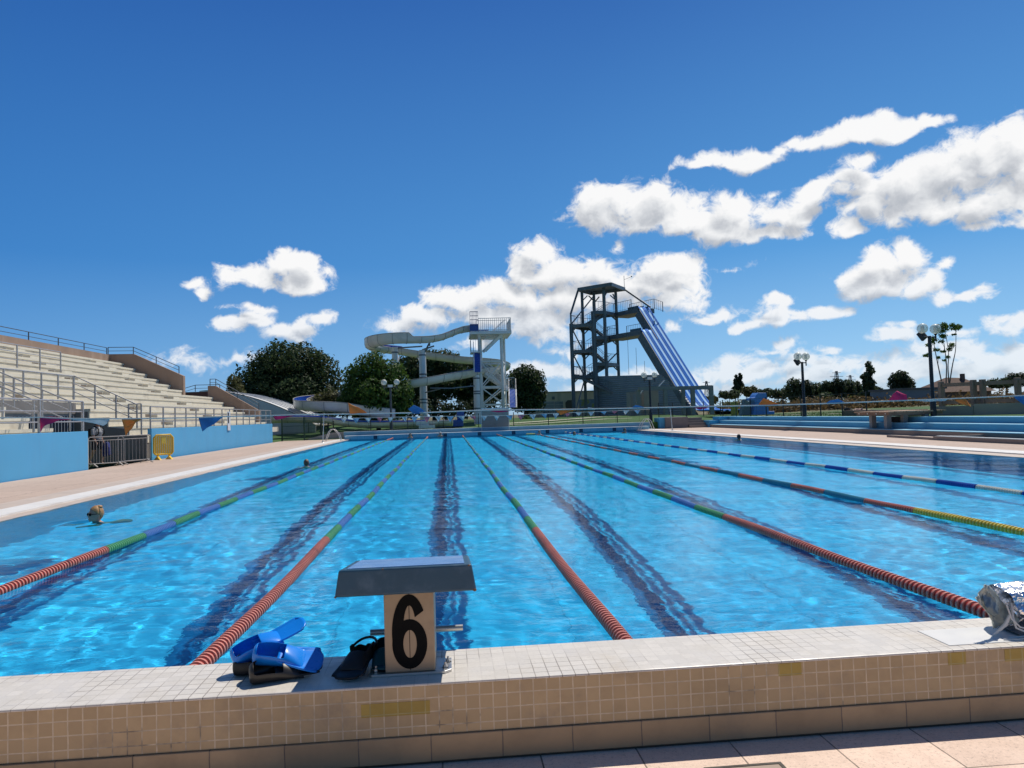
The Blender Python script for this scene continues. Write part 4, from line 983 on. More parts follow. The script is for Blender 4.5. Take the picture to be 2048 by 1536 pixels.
def slab(pts, z, th=.16, name='floor'):
    c = sum(pts, Vector())/len(pts); vs = [((p.x-c.x)*1.03+c.x, (p.y-c.y)*1.03+c.y, z+dz) for dz in (-th, 0) for p in pts]; n = len(pts)
    return MB().add(vs, [list(range(n))[::-1], list(range(n, 2*n))] + [[i, (i+1) % n, n+(i+1) % n, n+i] for i in range(n)]).build(name, M_tow, tw_)
for z in LV:
    slab([pA, pB, pK, pG], z)
    for a, b in ((pA, pB), (pG, pK), (pA, pG), (pB, pK)): beam(flat(a, z-.25), flat(b, z-.25))
for z in RV:
    slab([pB, pD, pE, pK], z)
    for a, b in ((pD, pE), (pB, pD), (pK, pE)): beam(flat(a, z-.25), flat(b, z-.25))
# corner brackets under each beam end, and bracing
def knee(a, b, z):
    d_ = (flat(b, 0)-flat(a, 0)).normalized()*.75
    MB().bar(flat(a, z-1.0), flat(a, z-.3)+d_, .12).build('knee_brace', M_tow, tw_); MB().bar(flat(b, z-1.0), flat(b, z-.3)-d_, .12).build('knee_brace', M_tow, tw_)
for z in LV:
    for a, b in ((pA, pB), (pG, pK), (pA, pG)): knee(a, b, z)
knee(pG, pK, RF-.1)
for z in RV + [RF-.3]:
    for a, b in ((pD, pE), (pK, pE)): knee(a, b, z)
for z0, z1, a, b in ((GZ, 5.7, pA, pG), (5.9, 8.8, pG, pA), (9, 11.9, pG, pA), (12.2, 16.2, pA, pK), (9.2, 10.4, pB, pE), (5.9, 8.8, pB, pE)):
    MB().bar(flat(a, z0), flat(b, z1), .12).build('diagonal_brace', M_tow, tw_)
# roof canopy with slats
R_L, R_F, R_R, R_B = UX(1166, 88.3, 0), UX(1232, 84.9, 0), UX(1259, 88.6, 0), UX(1192, 91.3, 0)
for a, b in ((R_L, R_F), (R_F, R_R), (R_R, R_B), (R_B, R_L)): beam(flat(a, RF), flat(b, RF), .24, .42, 'roof_beam')
q = MB()
for i in range(0, 8):
    f_ = i/8 + .02
    a, b = flat(R_L, RF+.18).lerp(flat(R_B, RF+.18), f_), flat(R_F, RF+.18).lerp(flat(R_R, RF+.18), f_)
    a2, b2 = flat(R_L, RF+.18).lerp(flat(R_B, RF+.18), f_+.085), flat(R_F, RF+.18).lerp(flat(R_R, RF+.18), f_+.085)
    q.add([a, b, b2, a2] + [p + Vector((0, 0, .06)) for p in (a, b, b2, a2)], [(3, 2, 1, 0), (4, 5, 6, 7), (0, 1, 5, 4), (1, 2, 6, 5), (2, 3, 7, 6), (3, 0, 4, 7)])
q.build('roof_slats', M_tow, tw_)
q = MB(); mtop = flat(R_R, RF); q.tube([mtop, mtop+Vector((0, 0, 1.7))], .03, 6); q.tube([mtop+Vector((0, 0, 1.2)), mtop+Vector((.9, 0, 1.55))], .02, 6); q.sphere(tuple(mtop+Vector((.95, 0, 1.6))), .09, 8, 6); q.build('mast', M_tow, tw_)
# slanting edge frames
beam(flat(pA, 12.2), flat(pA, 13.5), .18, .18, 'edge_frame', M_towl); beam(flat(pA, 13.5), flat(R_L, RF), .18, .18, 'edge_frame', M_towl)
# platforms towards the slide
dv, vv_ = Vector((.44, -.90, 0)).normalized(), Vector((.90, .44, 0)).normalized()
lip_lo = U(1281, 657, 82.0); lip_lo.z = 10.72
foot_n = U(1398, 806, 74.2); foot_n.z = 1.0
LW = .84
_h = Vector((foot_n.x-lip_lo.x, foot_n.y-lip_lo.y, 0)); S_LO = _h.length; HD = _h.normalized()
VL = Vector((-HD.y, HD.x, 0)); VL = VL if VL.x > 0 else -VL
ZE = 1.15
RUN = 2.6; SLP = (10.72-ZE)/(S_LO-RUN*.5)
def fall(s_):                    # height of the chute at the distance s_ from its foot
    return ZE + (SLP*s_*s_/(2*RUN) if s_ < RUN else SLP*(s_-RUN*.5))
S_HI = (13.72-ZE)/SLP + RUN*.5
lip_hi = foot_n + VL*(LW*2.08) - HD*S_HI; lip_hi.z = 13.72
dv, vv_ = HD, VL

def platform(lip, n_l, back, off):
    a = lip; b = lip + vv_*2.6; c = b - dv*back; d = a - dv*back
    vs = [p + Vector((0, 0, dz)) for dz in (-.55, 0) for p in (a, b, c, d)]
    return MB().add(vs, [(3, 2, 1, 0), (4, 5, 6, 7), (0, 1, 5, 4), (1, 2, 6, 5), (2, 3, 7, 6), (3, 0, 4, 7)]).build('slide_platform', M_tow, tw_)
platform(lip_hi, 4, 4.9, 0); platform(lip_lo, 4, 6.4, 0)
q = MB()
for lip in (lip_hi, lip_lo):
    for k in range(3): q.bar(lip + vv_*(LW*(k+.1)) - dv*1.9 + Vector((0, 0, .12)), lip + vv_*(LW*(k+.1)) + Vector((0, 0, .12)), .10, .30)
q.build('lane_starts', mat('slide_start_blue', (.06, .13, .20), .5), tw_)
def trail(pts, h=1.1, step=.32, m=None, top=.045):
    mb = MB()
    for i in range(len(pts)-1):
        a, b = pts[i], pts[i+1]; n = max(1, int((b-a).length/step))
        mb.bar(a+Vector((0, 0, h)), b+Vector((0, 0, h)), top); mb.bar(a+Vector((0, 0, .12)), b+Vector((0, 0, .12)), .03)
        for k in range(n+1):
            p = a.lerp(b, k/n); mb.bar(p, p+Vector((0, 0, h)), .075 if k in (0, n) else .022)
    return mb.build('railing', m or M_tow, tw_)
up = lambda v, z: Vector((v.x, v.y, z))
trail([lip_hi + vv_*2.6 - dv*4.5, lip_hi + vv_*2.6, lip_hi + vv_*2.75 + dv*1.3 - Vector((0, 0, .55))], 1.2); trail([lip_hi - dv*4.5, lip_hi - dv*1.2], 1.15)
trail([lip_lo + vv_*2.6 - dv*5.5, lip_lo + vv_*2.6 - dv*.5], 1.2); trail([lip_lo - dv*6, lip_lo - dv*4], 1.1)
for z in LV: trail([flat(pG, z), flat(pA, z), flat(pA, z).lerp(flat(pB, z), .45)]); trail([flat(pG, z), flat(pK, z)])
for z in RV[:2]: trail([flat(pD, z), flat(pE, z)])
trail([flat(pB, 13.7), flat(pD, 13.7)]); trail([flat(pD, 13.7), flat(pE, 13.7)])
def flight(a, b, wd, n=9, name='stair_flight', rail=True):
    mb = MB(); d_ = b-a; hd = Vector((d_.x, d_.y, 0)).normalized(); sd_ = Vector((-hd.y, hd.x, 0))
    for s in (-1, 1): mb.bar(a+sd_*wd/2*s-Vector((0, 0, .1)), b+sd_*wd/2*s-Vector((0, 0, .1)), .06, .28)
    for k in range(n):
        p = a.lerp(b, (k+.5)/n); mb.bar(p-sd_*wd/2, p+sd_*wd/2, .26, .045)
    if rail:
        for s in (-1, 1):
            mb.bar(a+sd_*wd/2*s+Vector((0, 0, 1)), b+sd_*wd/2*s+Vector((0, 0, 1)), .045)
            for k in range(n): p = a.lerp(b, k/n)+sd_*wd/2*s; mb.bar(p, p+Vector((0, 0, 1)), .02)
    return mb.build(name, M_tow, tw_)
mL1 = flat(pA.lerp(pB, .75), 0); mL2 = flat(pG.lerp(pK, .85), 0); mR = flat(pD.lerp(pE, .5), 0); mRb = flat(pK.lerp(pE, .5), 0)
for zl, zr, zn in ((5.95, 7.4, 9.05), (9.05, 10.6, 12.2), (12.2, 13.7, None)):
    flight(up(mL1, zl), up(mR, zr)-Vector((.4, -.2, 0)), 1.0)
    if zn: flight(up(mRb, zr), up(mL2, zn), 1.0)
# outside stair from the ground and the clad base under the slide
flight(U(1268, 802, 84.0), U(1152, 749, 87.3), 1.3, 22)
bx_ = [(flat(pB, 0) + Vector((.25, .3, 0)), .8), (U(1393, 800, 74.6), .8), (U(1360, 778, 76.4), 3.4), (U(1322, 746, 78.9), 5.35), (flat(pB, 0) + Vector((.25, .3, 0)), 5.75)]
vs = [Vector((p.x, p.y, z)) for p, z in bx_]; n_ = len(vs)
MB().add(vs + [v + vv_*.25 for v in vs], [list(range(n_)), list(range(2*n_-1, n_-1, -1))] + [[i, n_+i, n_+(i+1) % n_, (i+1) % n_] for i in range(n_)]).build('clad_wall', M_clad, tw_)
w2_ = [flat(pB, 0) + Vector((.1, .25, 0)), flat(pA, 0) + Vector((.3, .8, 0))]
# four-lane slide
sl_ = thing('striped_slide', 'steep four-lane water slide striped in pale and mid blue', 'water slide', (0, 0, 0))
M_pl, M_mb = mat('slide_pale_blue', (.46, .70, .92), .6, var=.05, scale=1, spec=.12), mat('slide_mid_blue', (.015, .17, .60), .6, var=.08, scale=1, spec=.12)
prof = [(0, .10), (.04, .12), (.10, .12), (.15, .09), (.20, .015), (.44, .015), (.50, .09), (.56, .12), (.60, .12), (.62, .10)]
for k in range(4):
    S_ = S_LO if k < 2 else S_HI; ft = Vector((foot_n.x, foot_n.y, 0)) + VL*(LW*1.04*k)
    ss = [S_*(1-i/30) for i in range(31)]; pr = [(s_, fall(s_)) for s_ in ss] + [(-1.2, ZE-.02), (-3.0, ZE-.05)]
    mb = MB(); m_ = len(prof)
    for (s_, z) in pr:
        c_ = ft - HD*s_; mb.v += [tuple(c_ + VL*(x*LW/.62) + Vector((0, 0, z+h))) for x, h in prof]
    for i in range(len(pr)-1):
        for j in range(m_-1): mb.f.append([i*m_+j, i*m_+j+1, (i+1)*m_+j+1, (i+1)*m_+j]); mb.mi.append(1 if j in (4,) else 0)
    lane = mb.build('slide_lane', [M_mb, M_pl], sl_, smooth=True); so = lane.modifiers.new('solid', 'SOLIDIFY'); so.thickness = .05; so.offset = -1
    if k in (0, 2):
        q = MB()
        for i in range(30):
            if k == 2 and pr[i+1][1] < 9.6: break
            if pr[i+1][1] < 1.3: break
            a_ = ft - HD*pr[i][0] - VL*.09; b_ = ft - HD*pr[i+1][0] - VL*.09
            q.bar(a_+Vector((0, 0, pr[i][1]-.62)), b_+Vector((0, 0, pr[i+1][1]-.62)), .12, 1.05)
        q.build('stringer', M_tow, sl_)
q = MB()
for i in range(4):
    px = 1256 + i*16; a = U(px, 700, 82-.9*i); MB().tube([Vector((a.x, a.y, 5.6)), Vector((a.x, a.y, 10.2-1.6*i))], .022, 5).build('hanger_cable', M_tow, tw_)
# rail frame from roof to slide
beam(flat(R_R, RF), lip_hi + vv_*1.6 + Vector((0, 0, .1)) + dv*.4, .16, .20, 'edge_frame')
# --- beige service building with windows
bd = thing('service_building', 'low beige flat-roofed building behind the dark slide tower', 'building', (0, 0, 0))
M_beige = mat('beige_render', (.66, .53, .42), .85, var=.06, scale=.7, dirt=(.28, .23, .18), dirtamt=.5, streak=True)
e0, e1 = UX(1064, 93, 0), UX(1200, 92.2, 0)
MB().box(e0.x, e1.x, 92.6, 100, .7, 4.08).build('wall', M_beige, bd); MB().box(e0.x-.1, e1.x+.1, 92.5, 100.1, 4.081, 4.22).build('roof_edge', mat('roof_edge', (.30, .26, .21), .8), bd)
def onb(px0, px1, py0, py1, name, m, pr=.03):
    a, b = U(px0, py1, 92.6), U(px1, py0, 92.6); return MB().box(a.x, b.x, 92.6-pr, 92.62, a.z, b.z).build(name, m, bd)
M_win = mat('pale_window', (.20, .23, .26), .12, var=.15, scale=1)
f1 = onb(1091, 1108, 803, 833, 'window', M_win); f2 = onb(1109.5, 1126, 803, 833, 'window', M_win)
for f_ in (f1, f2):
    q = MB(); bb = [Vector(c) for c in f_.bound_box]; x0, x1 = min(v.x for v in bb), max(v.x for v in bb); z0, z1 = min(v.z for v in bb), max(v.z for v in bb)
    for z in [z0+(z1-z0)*k/5 for k in range(6)]: q.box(x0, x1, 92.55, 92.568, z-.02, z+.02)
    q.build('glazing_bars', mat('white_frame', (.42, .43, .43), .5), f_)
onb(1087, 1090, 802, 834, 'door_jamb', M_tow, .05)
a, b = U(1131, 817, 92.6), U(1149, 800, 92.6); q = MB()
pl = [(a.x+.15, a.z), (b.x-.15, a.z), (b.x, a.z+.2), (b.x, b.z-.3), (b.x-.3, b.z), (a.x+.3, b.z), (a.x, b.z-.3), (a.x, a.z+.2)]; q.prism(pl, 92.56, 92.62, 'xz'); q.build('dark_opening', mat('dark_opening', (.10, .085, .07), .8), bd)
onb(1104, 1109, 793, 799, 'vent', M_towl, .08)
mu, tM, bM, cM = newmat('mural_paint'); 
nM = tM.noise(cM, .9, 3); tM.link(tM.ramp(nM, [(.35, (.14, .20, .32)), (.48, (.20, .25, .33)), (.55, (.26, .28, .12)), (.62, (.10, .19, .18)), (.7, (.25, .32, .42))], 'CONSTANT'), bM.inputs['Base Color']); bM.inputs['Roughness'].default_value = .8
onb(1159, 1192, 798, 822, 'mural', mu)
# --- pergola
pg = thing('pergola', 'grey flat-topped pergola frame in front of the slide foot', 'pergola', (0, 0, 0))
M_pg = mat('pergola_grey', (.25, .25, .245), .7, var=.08)
t0, t1 = U(1277, 782, 70), U(1425, 772.5, 71); t0.z = t1.z = 3.58
MB().bar(t0, t1, .35, .30).build('beam', M_pg, pg); MB().bar(t0+Vector((.8, 3, 0)), t1+Vector((.8, 3, 0)), .35, .30).build('beam', M_pg, pg)
for px in (1278, 1332, 1387, 1424): 
    p = UX(px, 70.4, 1); MB().box(p.x-.18, p.x+.18, p.y-.2, p.y+.2, .85, 3.44).build('post', M_pg, pg)
for px in (1300, 1368): p = UX(px, 73.6, 1); MB().box(p.x-.16, p.x+.16, p.y-.2, p.y+.2, .85, 3.44).build('post', M_pg, pg)
bo_ = thing('info_board', 'pale information board with slanted light tubes by the tower foot', 'board', UX(1304, 71.5, .9))
MB().box(-.75, .75, 0, .12, .8, 2.5).build('panel', mat('board_grey', (.36, .33, .29), .7, var=.1), bo_); MB().box(-.7, -.6, .0, .1, 0, .8).build('leg', M_tow, bo_); MB().box(.6, .7, .0, .1, 0, .8).build('leg', M_tow, bo_)
q = MB(); q.bar((-1.2, -.05, 2.1), (-.75, -.05, 2.75), .09); q.bar((.8, -.05, 2.9), (1.4, -.05, 3.5), .09); q.build('tube_light', mat('white_tube', (.75, .75, .75), .4), bo_)
kio = thing('grey_kiosk', 'narrow grey kiosk with glazed front beside the pergola post', 'kiosk', UX(1279, 72, .9)); MB().box(-.9, .9, 0, 1.5, 0, 2.4).build('body', M_pg, kio); MB().box(-.6, .2, -.02, .0, .3, 2.2).build('glass', M_win, kio)
# ------------------------------------------------------------------ white tube slide with stair tower
M_wsh = mat('slide_shell', (.70, .665, .59), .45, var=.07, scale=.6, dirt=(.36, .33, .28), dirtamt=.5, dscale=.5)
M_bli = mat('slide_blue_lining', (.02, .09, .42), .3, var=.1, scale=.6)
M_wst = mat('white_steel', (.74, .74, .73), .45, .2, var=.07, scale=2)
ws = thing('winding_slide', 'pale winding trough slide with blue lining, looping twice round its posts', 'water slide', (0, 0, 0))
def catmull(P, n=10):
    out_ = []
    for i in range(len(P)-1):
        p0, p1, p2, p3 = P[max(0, i-1)], P[i], P[i+1], P[min(len(P)-1, i+2)]
        for k in range(n):
            t_ = k/n; out_.append(.5*((2*p1)+(p2-p0)*t_+(2*p0-5*p1+4*p2-p3)*t_*t_+(3*p1-p0-3*p2+p3)*t_**3))
    out_.append(P[-1]); return out_
def trough(P, name, hl=.55, hr=.55, wd=.55, spl=10):
    pts = catmull(P, spl); N_ = len(pts); prof = []
    sect = lambda k, hl_, hr_: [(-wd, hl_), (-wd*1.0, hl_*.45), (-wd*.85, .06), (-wd*.5, -.09), (0, -.14), (wd*.5, -.09), (wd*.85, .05), (wd, hr_*.45), (wd, hr_)]
    outer, inner, rimm = MB(), MB(), MB(); rows = []
    for i, p in enumerate(pts):
        d_ = (pts[min(N_-1, i+1)]-pts[max(0, i-1)]); d_.z = 0; d_.normalize(); s_ = Vector((d_.y, -d_.x, 0))
        u = i/(N_-1); l_ = hl(u) if callable(hl) else hl; r_ = hr(u) if callable(hr) else hr
        rows.append(([p + s_*x + Vector((0, 0, z)) for x, z in sect(i, l_, r_)], [p + s_*x*.94 + Vector((0, 0, z+.03)) for x, z in sect(i, l_-.03, r_-.03)]))
    for mb, w_ in ((outer, 0), (inner, 1)):
        loft_open = [r[w_] for r in rows]; m_ = 9; mb.v = [tuple(p) for r in loft_open for p in r]
        for i in range(N_-1):
            for j in range(m_-1): mb.f.append([i*m_+j, i*m_+j+1, (i+1)*m_+j+1, (i+1)*m_+j]); mb.mi.append(0)
    o = outer.build(name, M_wsh, ws, smooth=True, angle=50); inner.build('blue_lining', M_bli, o, smooth=True, angle=50)
    q = MB(); q.tube([r[0][0] for r in rows], .035, 6); q.tube([r[0][8] for r in rows], .035, 6)
    for i in range(0, N_, 9): q.tube([v + Vector((0, 0, -.012)) for v in rows[i][0]], .03, 5)
    q.build('flange', mat('flange_grey', (.34, .33, .30), .6), o); return o
T = lambda *a: [U(px, py, y) for px, py, y in a]
# first run out from the platform, far-left bend, back behind the posts, right bend behind the tower
trough(T((950, 660, 66), (921, 664, 65.6), (900, 672, 65.2), (880, 679, 64.8), (855, 683, 64.4), (825, 684, 64.0), (795, 684.5, 63.8), (768, 687, 64.0), (749, 691, 65.0), (742, 696, 67), (752, 701, 69.5), (775, 704.5, 71), (805, 708, 71.2)), 'upper_run', lambda u: .42+.35*(u > .42)*min(1, (u-.42)/.02), .42)
trough(T((805, 708, 71.2), (840, 713.5, 71), (880, 719, 71), (920, 724, 71), (960, 727, 71.3), (990, 730, 72), (1008, 736, 73.5), (1008, 741, 76), (990, 745, 77.5)), 'middle_run', .42, .50)
trough(T((990, 745, 70), (965, 747, 66.5), (940, 752, 64.5), (905, 758, 63), (870, 764.5, 62.3), (835, 771, 62), (800, 777, 62.2), (760, 783, 62.6)), 'lower_run', .52, .52)
trough(T((760, 783, 62.6), (700, 795, 66), (650, 803, 67), (615, 808, 66), (601, 813, 63.5), (606, 818, 61), (640, 820.5, 59.5), (690, 823, 59), (735, 830, 58.8), (790, 836, 59)), 'bottom_bend', .62, .70)
trough(T((545, 843, 57.5), (580, 842, 57.6), (620, 842, 57.7), (650, 843.5, 57.7), (680, 848, 57.7), (720, 852, 57.7), (770, 852.5, 57.7), (820, 851.5, 57.7), (850, 850.5, 57.7)), 'run_out', .42, .30)
trough(T((850, 850, 57.7), (880, 849.5, 57.8), (905, 848.5, 57.9)), 'run_out_end', .3, .3)
def wpost(px, y, ptop, wd=.62, bands=True, name='post'):
    p = UX(px, y, 0); z1 = U(px, ptop, y).z
    o = MB().lathe([(0, .4), (wd*.56, .4), (wd*.48, z1), (0, z1)], (p.x, p.y, 0), 14).build(name, M_wst, ws, smooth=True, angle=30)
    q = MB()
    for f_ in (.93, .70, .66, .40, .36): q.lathe([(wd*.53, z1*f_), (wd*.55, z1*f_), (wd*.55, z1*f_+.12), (wd*.53, z1*f_+.12)], (p.x, p.y, 0), 14)
    q.build('band', M_tow, o); return p, z1
pp1, zz1 = wpost(794, 65.6, 694, .58); pp2, zz2 = wpost(849, 65.0, 700, .62); pp3, zz3 = wpost(956, 64.6, 750, .56)
q = MB(); q.bar((pp1.x, pp1.y, zz1-.1), (pp2.x, pp2.y, zz1-.05), .12); q.bar((pp2.x, pp2.y, zz2+.02), U(868, 692, 64.6), .12); q.bar((pp2.x, pp2.y, zz2-.6), U(858, 687, 64.6), .10); q.bar(U(859, 692, 64.6), U(859, 683, 64.6), .14)
q.bar((pp3.x, pp3.y, 2.9+1.2), U(905, 776, 63), .09); q.bar((pp2.x, pp2.y, 3.6), U(880, 778, 62.8), .09); q.bar(U(860, 776, 62.6), U(910, 776.5, 62.8), .09); q.bar((pp2.x, pp2.y, zz2-1.7), U(836, 715, 70.5), .10); q.bar((pp1.x, pp1.y, zz1-2), U(800, 712, 70.5), .10)
q.build('support_arm', M_tow, ws)
stt = thing('stair_tower', 'white lattice stair tower with blue treads at the head of the pale slide', 'tower', (0, 0, 0))
c1, c2, c3, c4 = UX(964, 65.2, 0), UX(1008, 65.6, 0), UX(966, 68.4, 0), UX(1013, 68.9, 0)
PZ = U(985, 664, 65.5).z
for p in (c1, c2, c3, c4):
    MB().tube([flat(p, .6), flat(p, PZ+.1)], .14, 10).build('leg', M_wst, stt, smooth=True)
zs = [.9, 2.4, 4.0, 6.3, PZ-.3]
for (a, b) in ((c1, c2), (c3, c4), (c1, c3), (c2, c4)):
    q = MB()
    for z in zs[1:4]: q.bar(flat(a, z), flat(b, z), .13)
    MB().bar(flat(a, zs[4]), flat(b, zs[4]), .13).build('top_beam', M_wst, stt)
    for i in (0, 1, 2): q.bar(flat(a, zs[i]), flat(b, zs[i+1]), .09); q.bar(flat(b, zs[i]), flat(a, zs[i+1]), .09)
    q.build('lattice_bracing', M_wst, stt)
pl_l, pl_r = UX(946, 64.6, 0), UX(1028, 65.0, 0)
MB().box(pl_l.x, pl_r.x, 64.4, 69, PZ-.28, PZ).build('platform', M_wst, stt)
M_wrail = mat('white_rail', (.52, .53, .53), .5, .2)
def wrail(pts, h=1.1, m=None, step=.17, nm='railing'):
    mb = MB()
    for i in range(len(pts)-1):
        a, b = pts[i], pts[i+1]; n = max(1, int((b-a).length/step)); mb.bar(a+Vector((0, 0, h)), b+Vector((0, 0, h)), .05); mb.bar(a+Vector((0, 0, .08)), b+Vector((0, 0, .08)), .04)
        for k in range(n+1): p = a.lerp(b, k/n); mb.bar(p, p+Vector((0, 0, h)), .025)
    return mb.build(nm, m or M_wrail, stt)
A_, B_ = Vector((pl_l.x+.75, 64.45, PZ)), Vector((pl_r.x-.05, 64.45, PZ))
wrail([A_, B_, B_ + Vector((0, 4.4, 0))], 1.12); wrail([A_ + Vector((0, 4.4, 0)), B_ + Vector((0, 4.4, 0))], 1.5, step=.5)
M_bgr = mat('blue_grille', (.05, .10, .24), .5)
q = MB(); x0, x1 = pl_l.x, pl_l.x+.72
for k in range(7): q.box(x0+(x1-x0)*k/6-.015, x0+(x1-x0)*k/6+.015, 64.38, 64.41, PZ-.1, PZ+1.72)
for z in (PZ+.5, PZ+1.0, PZ+1.35, PZ+1.72): q.box(x0, x1, 64.37, 64.40, z-.025, z+.025)
q.build('blue_grille', M_bgr, stt); MB().box(x0, x1, 64.42, 66.5, PZ-.05, PZ+.62).build('slide_head', M_bli, stt); MB().box(x1+.02, x1+.9, 64.6, 65.6, PZ+.001, PZ+.14).build('start_mat', M_bli, stt)
def wflight(a, b, wd, n=12):
    mb = MB(); d_ = b-a; hd = Vector((d_.x, d_.y, 0)).normalized(); sd_ = Vector((-hd.y, hd.x, 0))
    for s in (-1, 1):
        mb.bar(a+sd_*wd/2*s, b+sd_*wd/2*s, .06, .26); mb.bar(a+sd_*wd/2*s+Vector((0, 0, 1.05)), b+sd_*wd/2*s+Vector((0, 0, 1.05)), .045)
        for k in range(n*2): p = a.lerp(b, k/(n*2))+sd_*wd/2*s; mb.bar(p, p+Vector((0, 0, 1.05)), .02)
    for k in range(n): p = a.lerp(b, (k+.5)/n); mb.bar(p-sd_*wd/2, p+sd_*wd/2, .24, .04)
    return mb.build('stair_flight', M_wst, stt)
wflight(U(968, 703, 65.5), U(1008, 664, 65.8), 1.0); wflight(U(1013, 778, 66.5), U(968, 747, 66.0), 1.0)
lz1, lz2 = U(956, 703, 64.6).z, U(1024, 778, 65).z
MB().box(pl_l.x, UX(968, 65, 0).x, 64.3, 66.4, lz1-.12, lz1).build('landing', M_wst, stt); wrail([Vector((pl_l.x+.03, 66.3, lz1)), Vector((pl_l.x+.03, 64.35, lz1)), Vector((pl_l.x+.85, 64.35, lz1))], 1.05)
l2a = UX(1012, 66, 0); MB().box(l2a.x, l2a.x+.9, 65.6, 67.5, lz2-.12, lz2).build('landing', M_wst, stt); wrail([Vector((l2a.x+.05, 65.65, lz2)), Vector((l2a.x+.85, 65.65, lz2))], 1.05)
# steep blue flights seen head-on
def bflight(px0, px1, yt, yb, y_top, y_bot):
    a, b = U(px0, yt, y_top), U(px1, yt, y_top); c_, d_ = U(px1+1, yb, y_bot), U(px0+1, yb, y_bot); mb = MB()
    for k in range(11):
        f0, f1_ = k/11, (k+.92)/11
        p = [a.lerp(d_, f0), b.lerp(c_, f0), b.lerp(c_, f1_), a.lerp(d_, f1_)]; mb.add(p + [v + Vector((0, .12, -.03)) for v in p], [(0, 1, 2, 3), (7, 6, 5, 4), (0, 4, 5, 1), (2, 6, 7, 3), (1, 5, 6, 2), (3, 7, 4, 0)])
    o = mb.build('blue_flight', M_bli, stt); q = MB(); q.bar(a, d_, .10); q.bar(b, c_, .10); q.bar(a+Vector((0, 0, 1)), d_+Vector((0, 0, 1)), .04); q.bar(b+Vector((0, 0, 1)), c_+Vector((0, 0, 1)), .04)
    for k in range(6): q.bar(a.lerp(d_, k/5), a.lerp(d_, k/5)+Vector((0, 0, 1)), .02); q.bar(b.lerp(c_, k/5), b.lerp(c_, k/5)+Vector((0, 0, 1)), .02)
    q.build('side_frame', M_wst, o)
bflight(947.5, 961, 706, 744, 64.5, 63.2); bflight(1018, 1032, 779, 815, 65.4, 63.4)
# small things on the far lawn
wsx = thing('white_steps', 'small white plastic steps at the end of the pale slide run-out', 'steps', UX(852, 57.0, .55)); MB().box(-.55, .7, 0, .8, .02, .28).build('step', mat('white_plastic', (.75, .75, .73), .5), wsx); MB().box(-.75, .25, .1, .8, .281, .60).build('step', mat('white_plastic_b', (.72, .72, .70), .5), wsx)
bl_ = thing('blue_tank', 'low blue landing tank behind the fence near the pale slide end', 'tank', UX(912, 60, .6)); MB().box(-1.6, .6, 0, 1, 0, .55).build('tank', M_bli, bl_, bevel=.05); MB().box(.1, .7, .2, 1, .551, 1.3).build('column', M_bli, bl_, bevel=.05)
ks = thing('blue_play_tower', 'bright blue block-shaped play tower on the lawn behind the black fence', 'play equipment', UX(1524, 56.5, .8))
M_bp = mat('play_blue', (.09, .26, .66), .45, var=.05)
MB().prism([(-.75, 0), (.62, 0), (.52, 1.2), (.45, 1.75), (-.22, 1.78), (-.38, 1.60), (-.50, 1.40), (-.80, 1.38), (-.80, 1.18), (-.55, 1.15), (-.52, .9)], 0, 1.2, 'xz').build('body', M_bp, ks, bevel=.03)
MB().box(.64, 1.15, .2, 1.0, 0, .26).build('foot_block', M_bp, ks, bevel=.03); MB().prism([(-1.6, 0), (-.82, 0), (-.82, 1.0), (-1.2, 1.3)], .3, .9, 'xz').build('side_panel', mat('play_grey', (.16, .21, .24), .6), ks)
yp = thing('yellow_post', 'olive yellow square pillar by the black fence at the terrace end', 'pillar', UX(1469, 55.6, .8)); MB().box(-.2, .22, -.2, .2, 0, 1.05).build('pillar', mat('olive_yellow', (.34, .30, .05), .7, var=.15, scale=4), yp, bevel=.01); MB().box(-.22, .24, -.22, .22, 1.051, 1.11).build('cap', mat('yellow_cap', (.5, .46, .2), .6), yp)
# house and sheds beyond
hs = thing('tiled_house', 'dark house with a brown hipped roof and chimney behind the timber fence', 'house', UX(1940, 105, .9))
M_roof = mat('brown_tiles', (.13, .075, .052), .85, var=.2, scale=2); M_hw = mat('dark_house_wall', (.12, .09, .075), .85, var=.15)
MB().box(-4.6, 3.6, 0, 8, 0, 2.0).build('wall', M_hw, hs)
MB().add([(-5.0, -.4, 1.9), (4.2, -.4, 1.9), (4.2, 8.4, 1.9), (-5.0, 8.4, 1.9), (-1.5, 3, 4.25), (1.3, 3, 4.1)], [(0, 1, 5, 4), (1, 2, 5), (2, 3, 4, 5), (3, 0, 4), (3, 2, 1, 0)]).build('roof', M_roof, hs)
MB().box(.75, 1.25, 2.4, 2.9, 3.6, 4.75).build('chimney', M_hw, hs)
sh = thing('blue_grey_shed', 'long blue-grey shed beyond the lawn left of the tiled house', 'shed', UX(1850, 100, .9)); MB().box(-3.4, 3.2, 0, 8, 0, 2.35).build('wall', mat('shed_wall', (.16, .21, .26), .8, var=.08), sh); MB().box(-3.6, 3.4, -.2, 8.2, 2.351, 2.6).build('roof', mat('shed_roof', (.10, .11, .12), .8), sh)
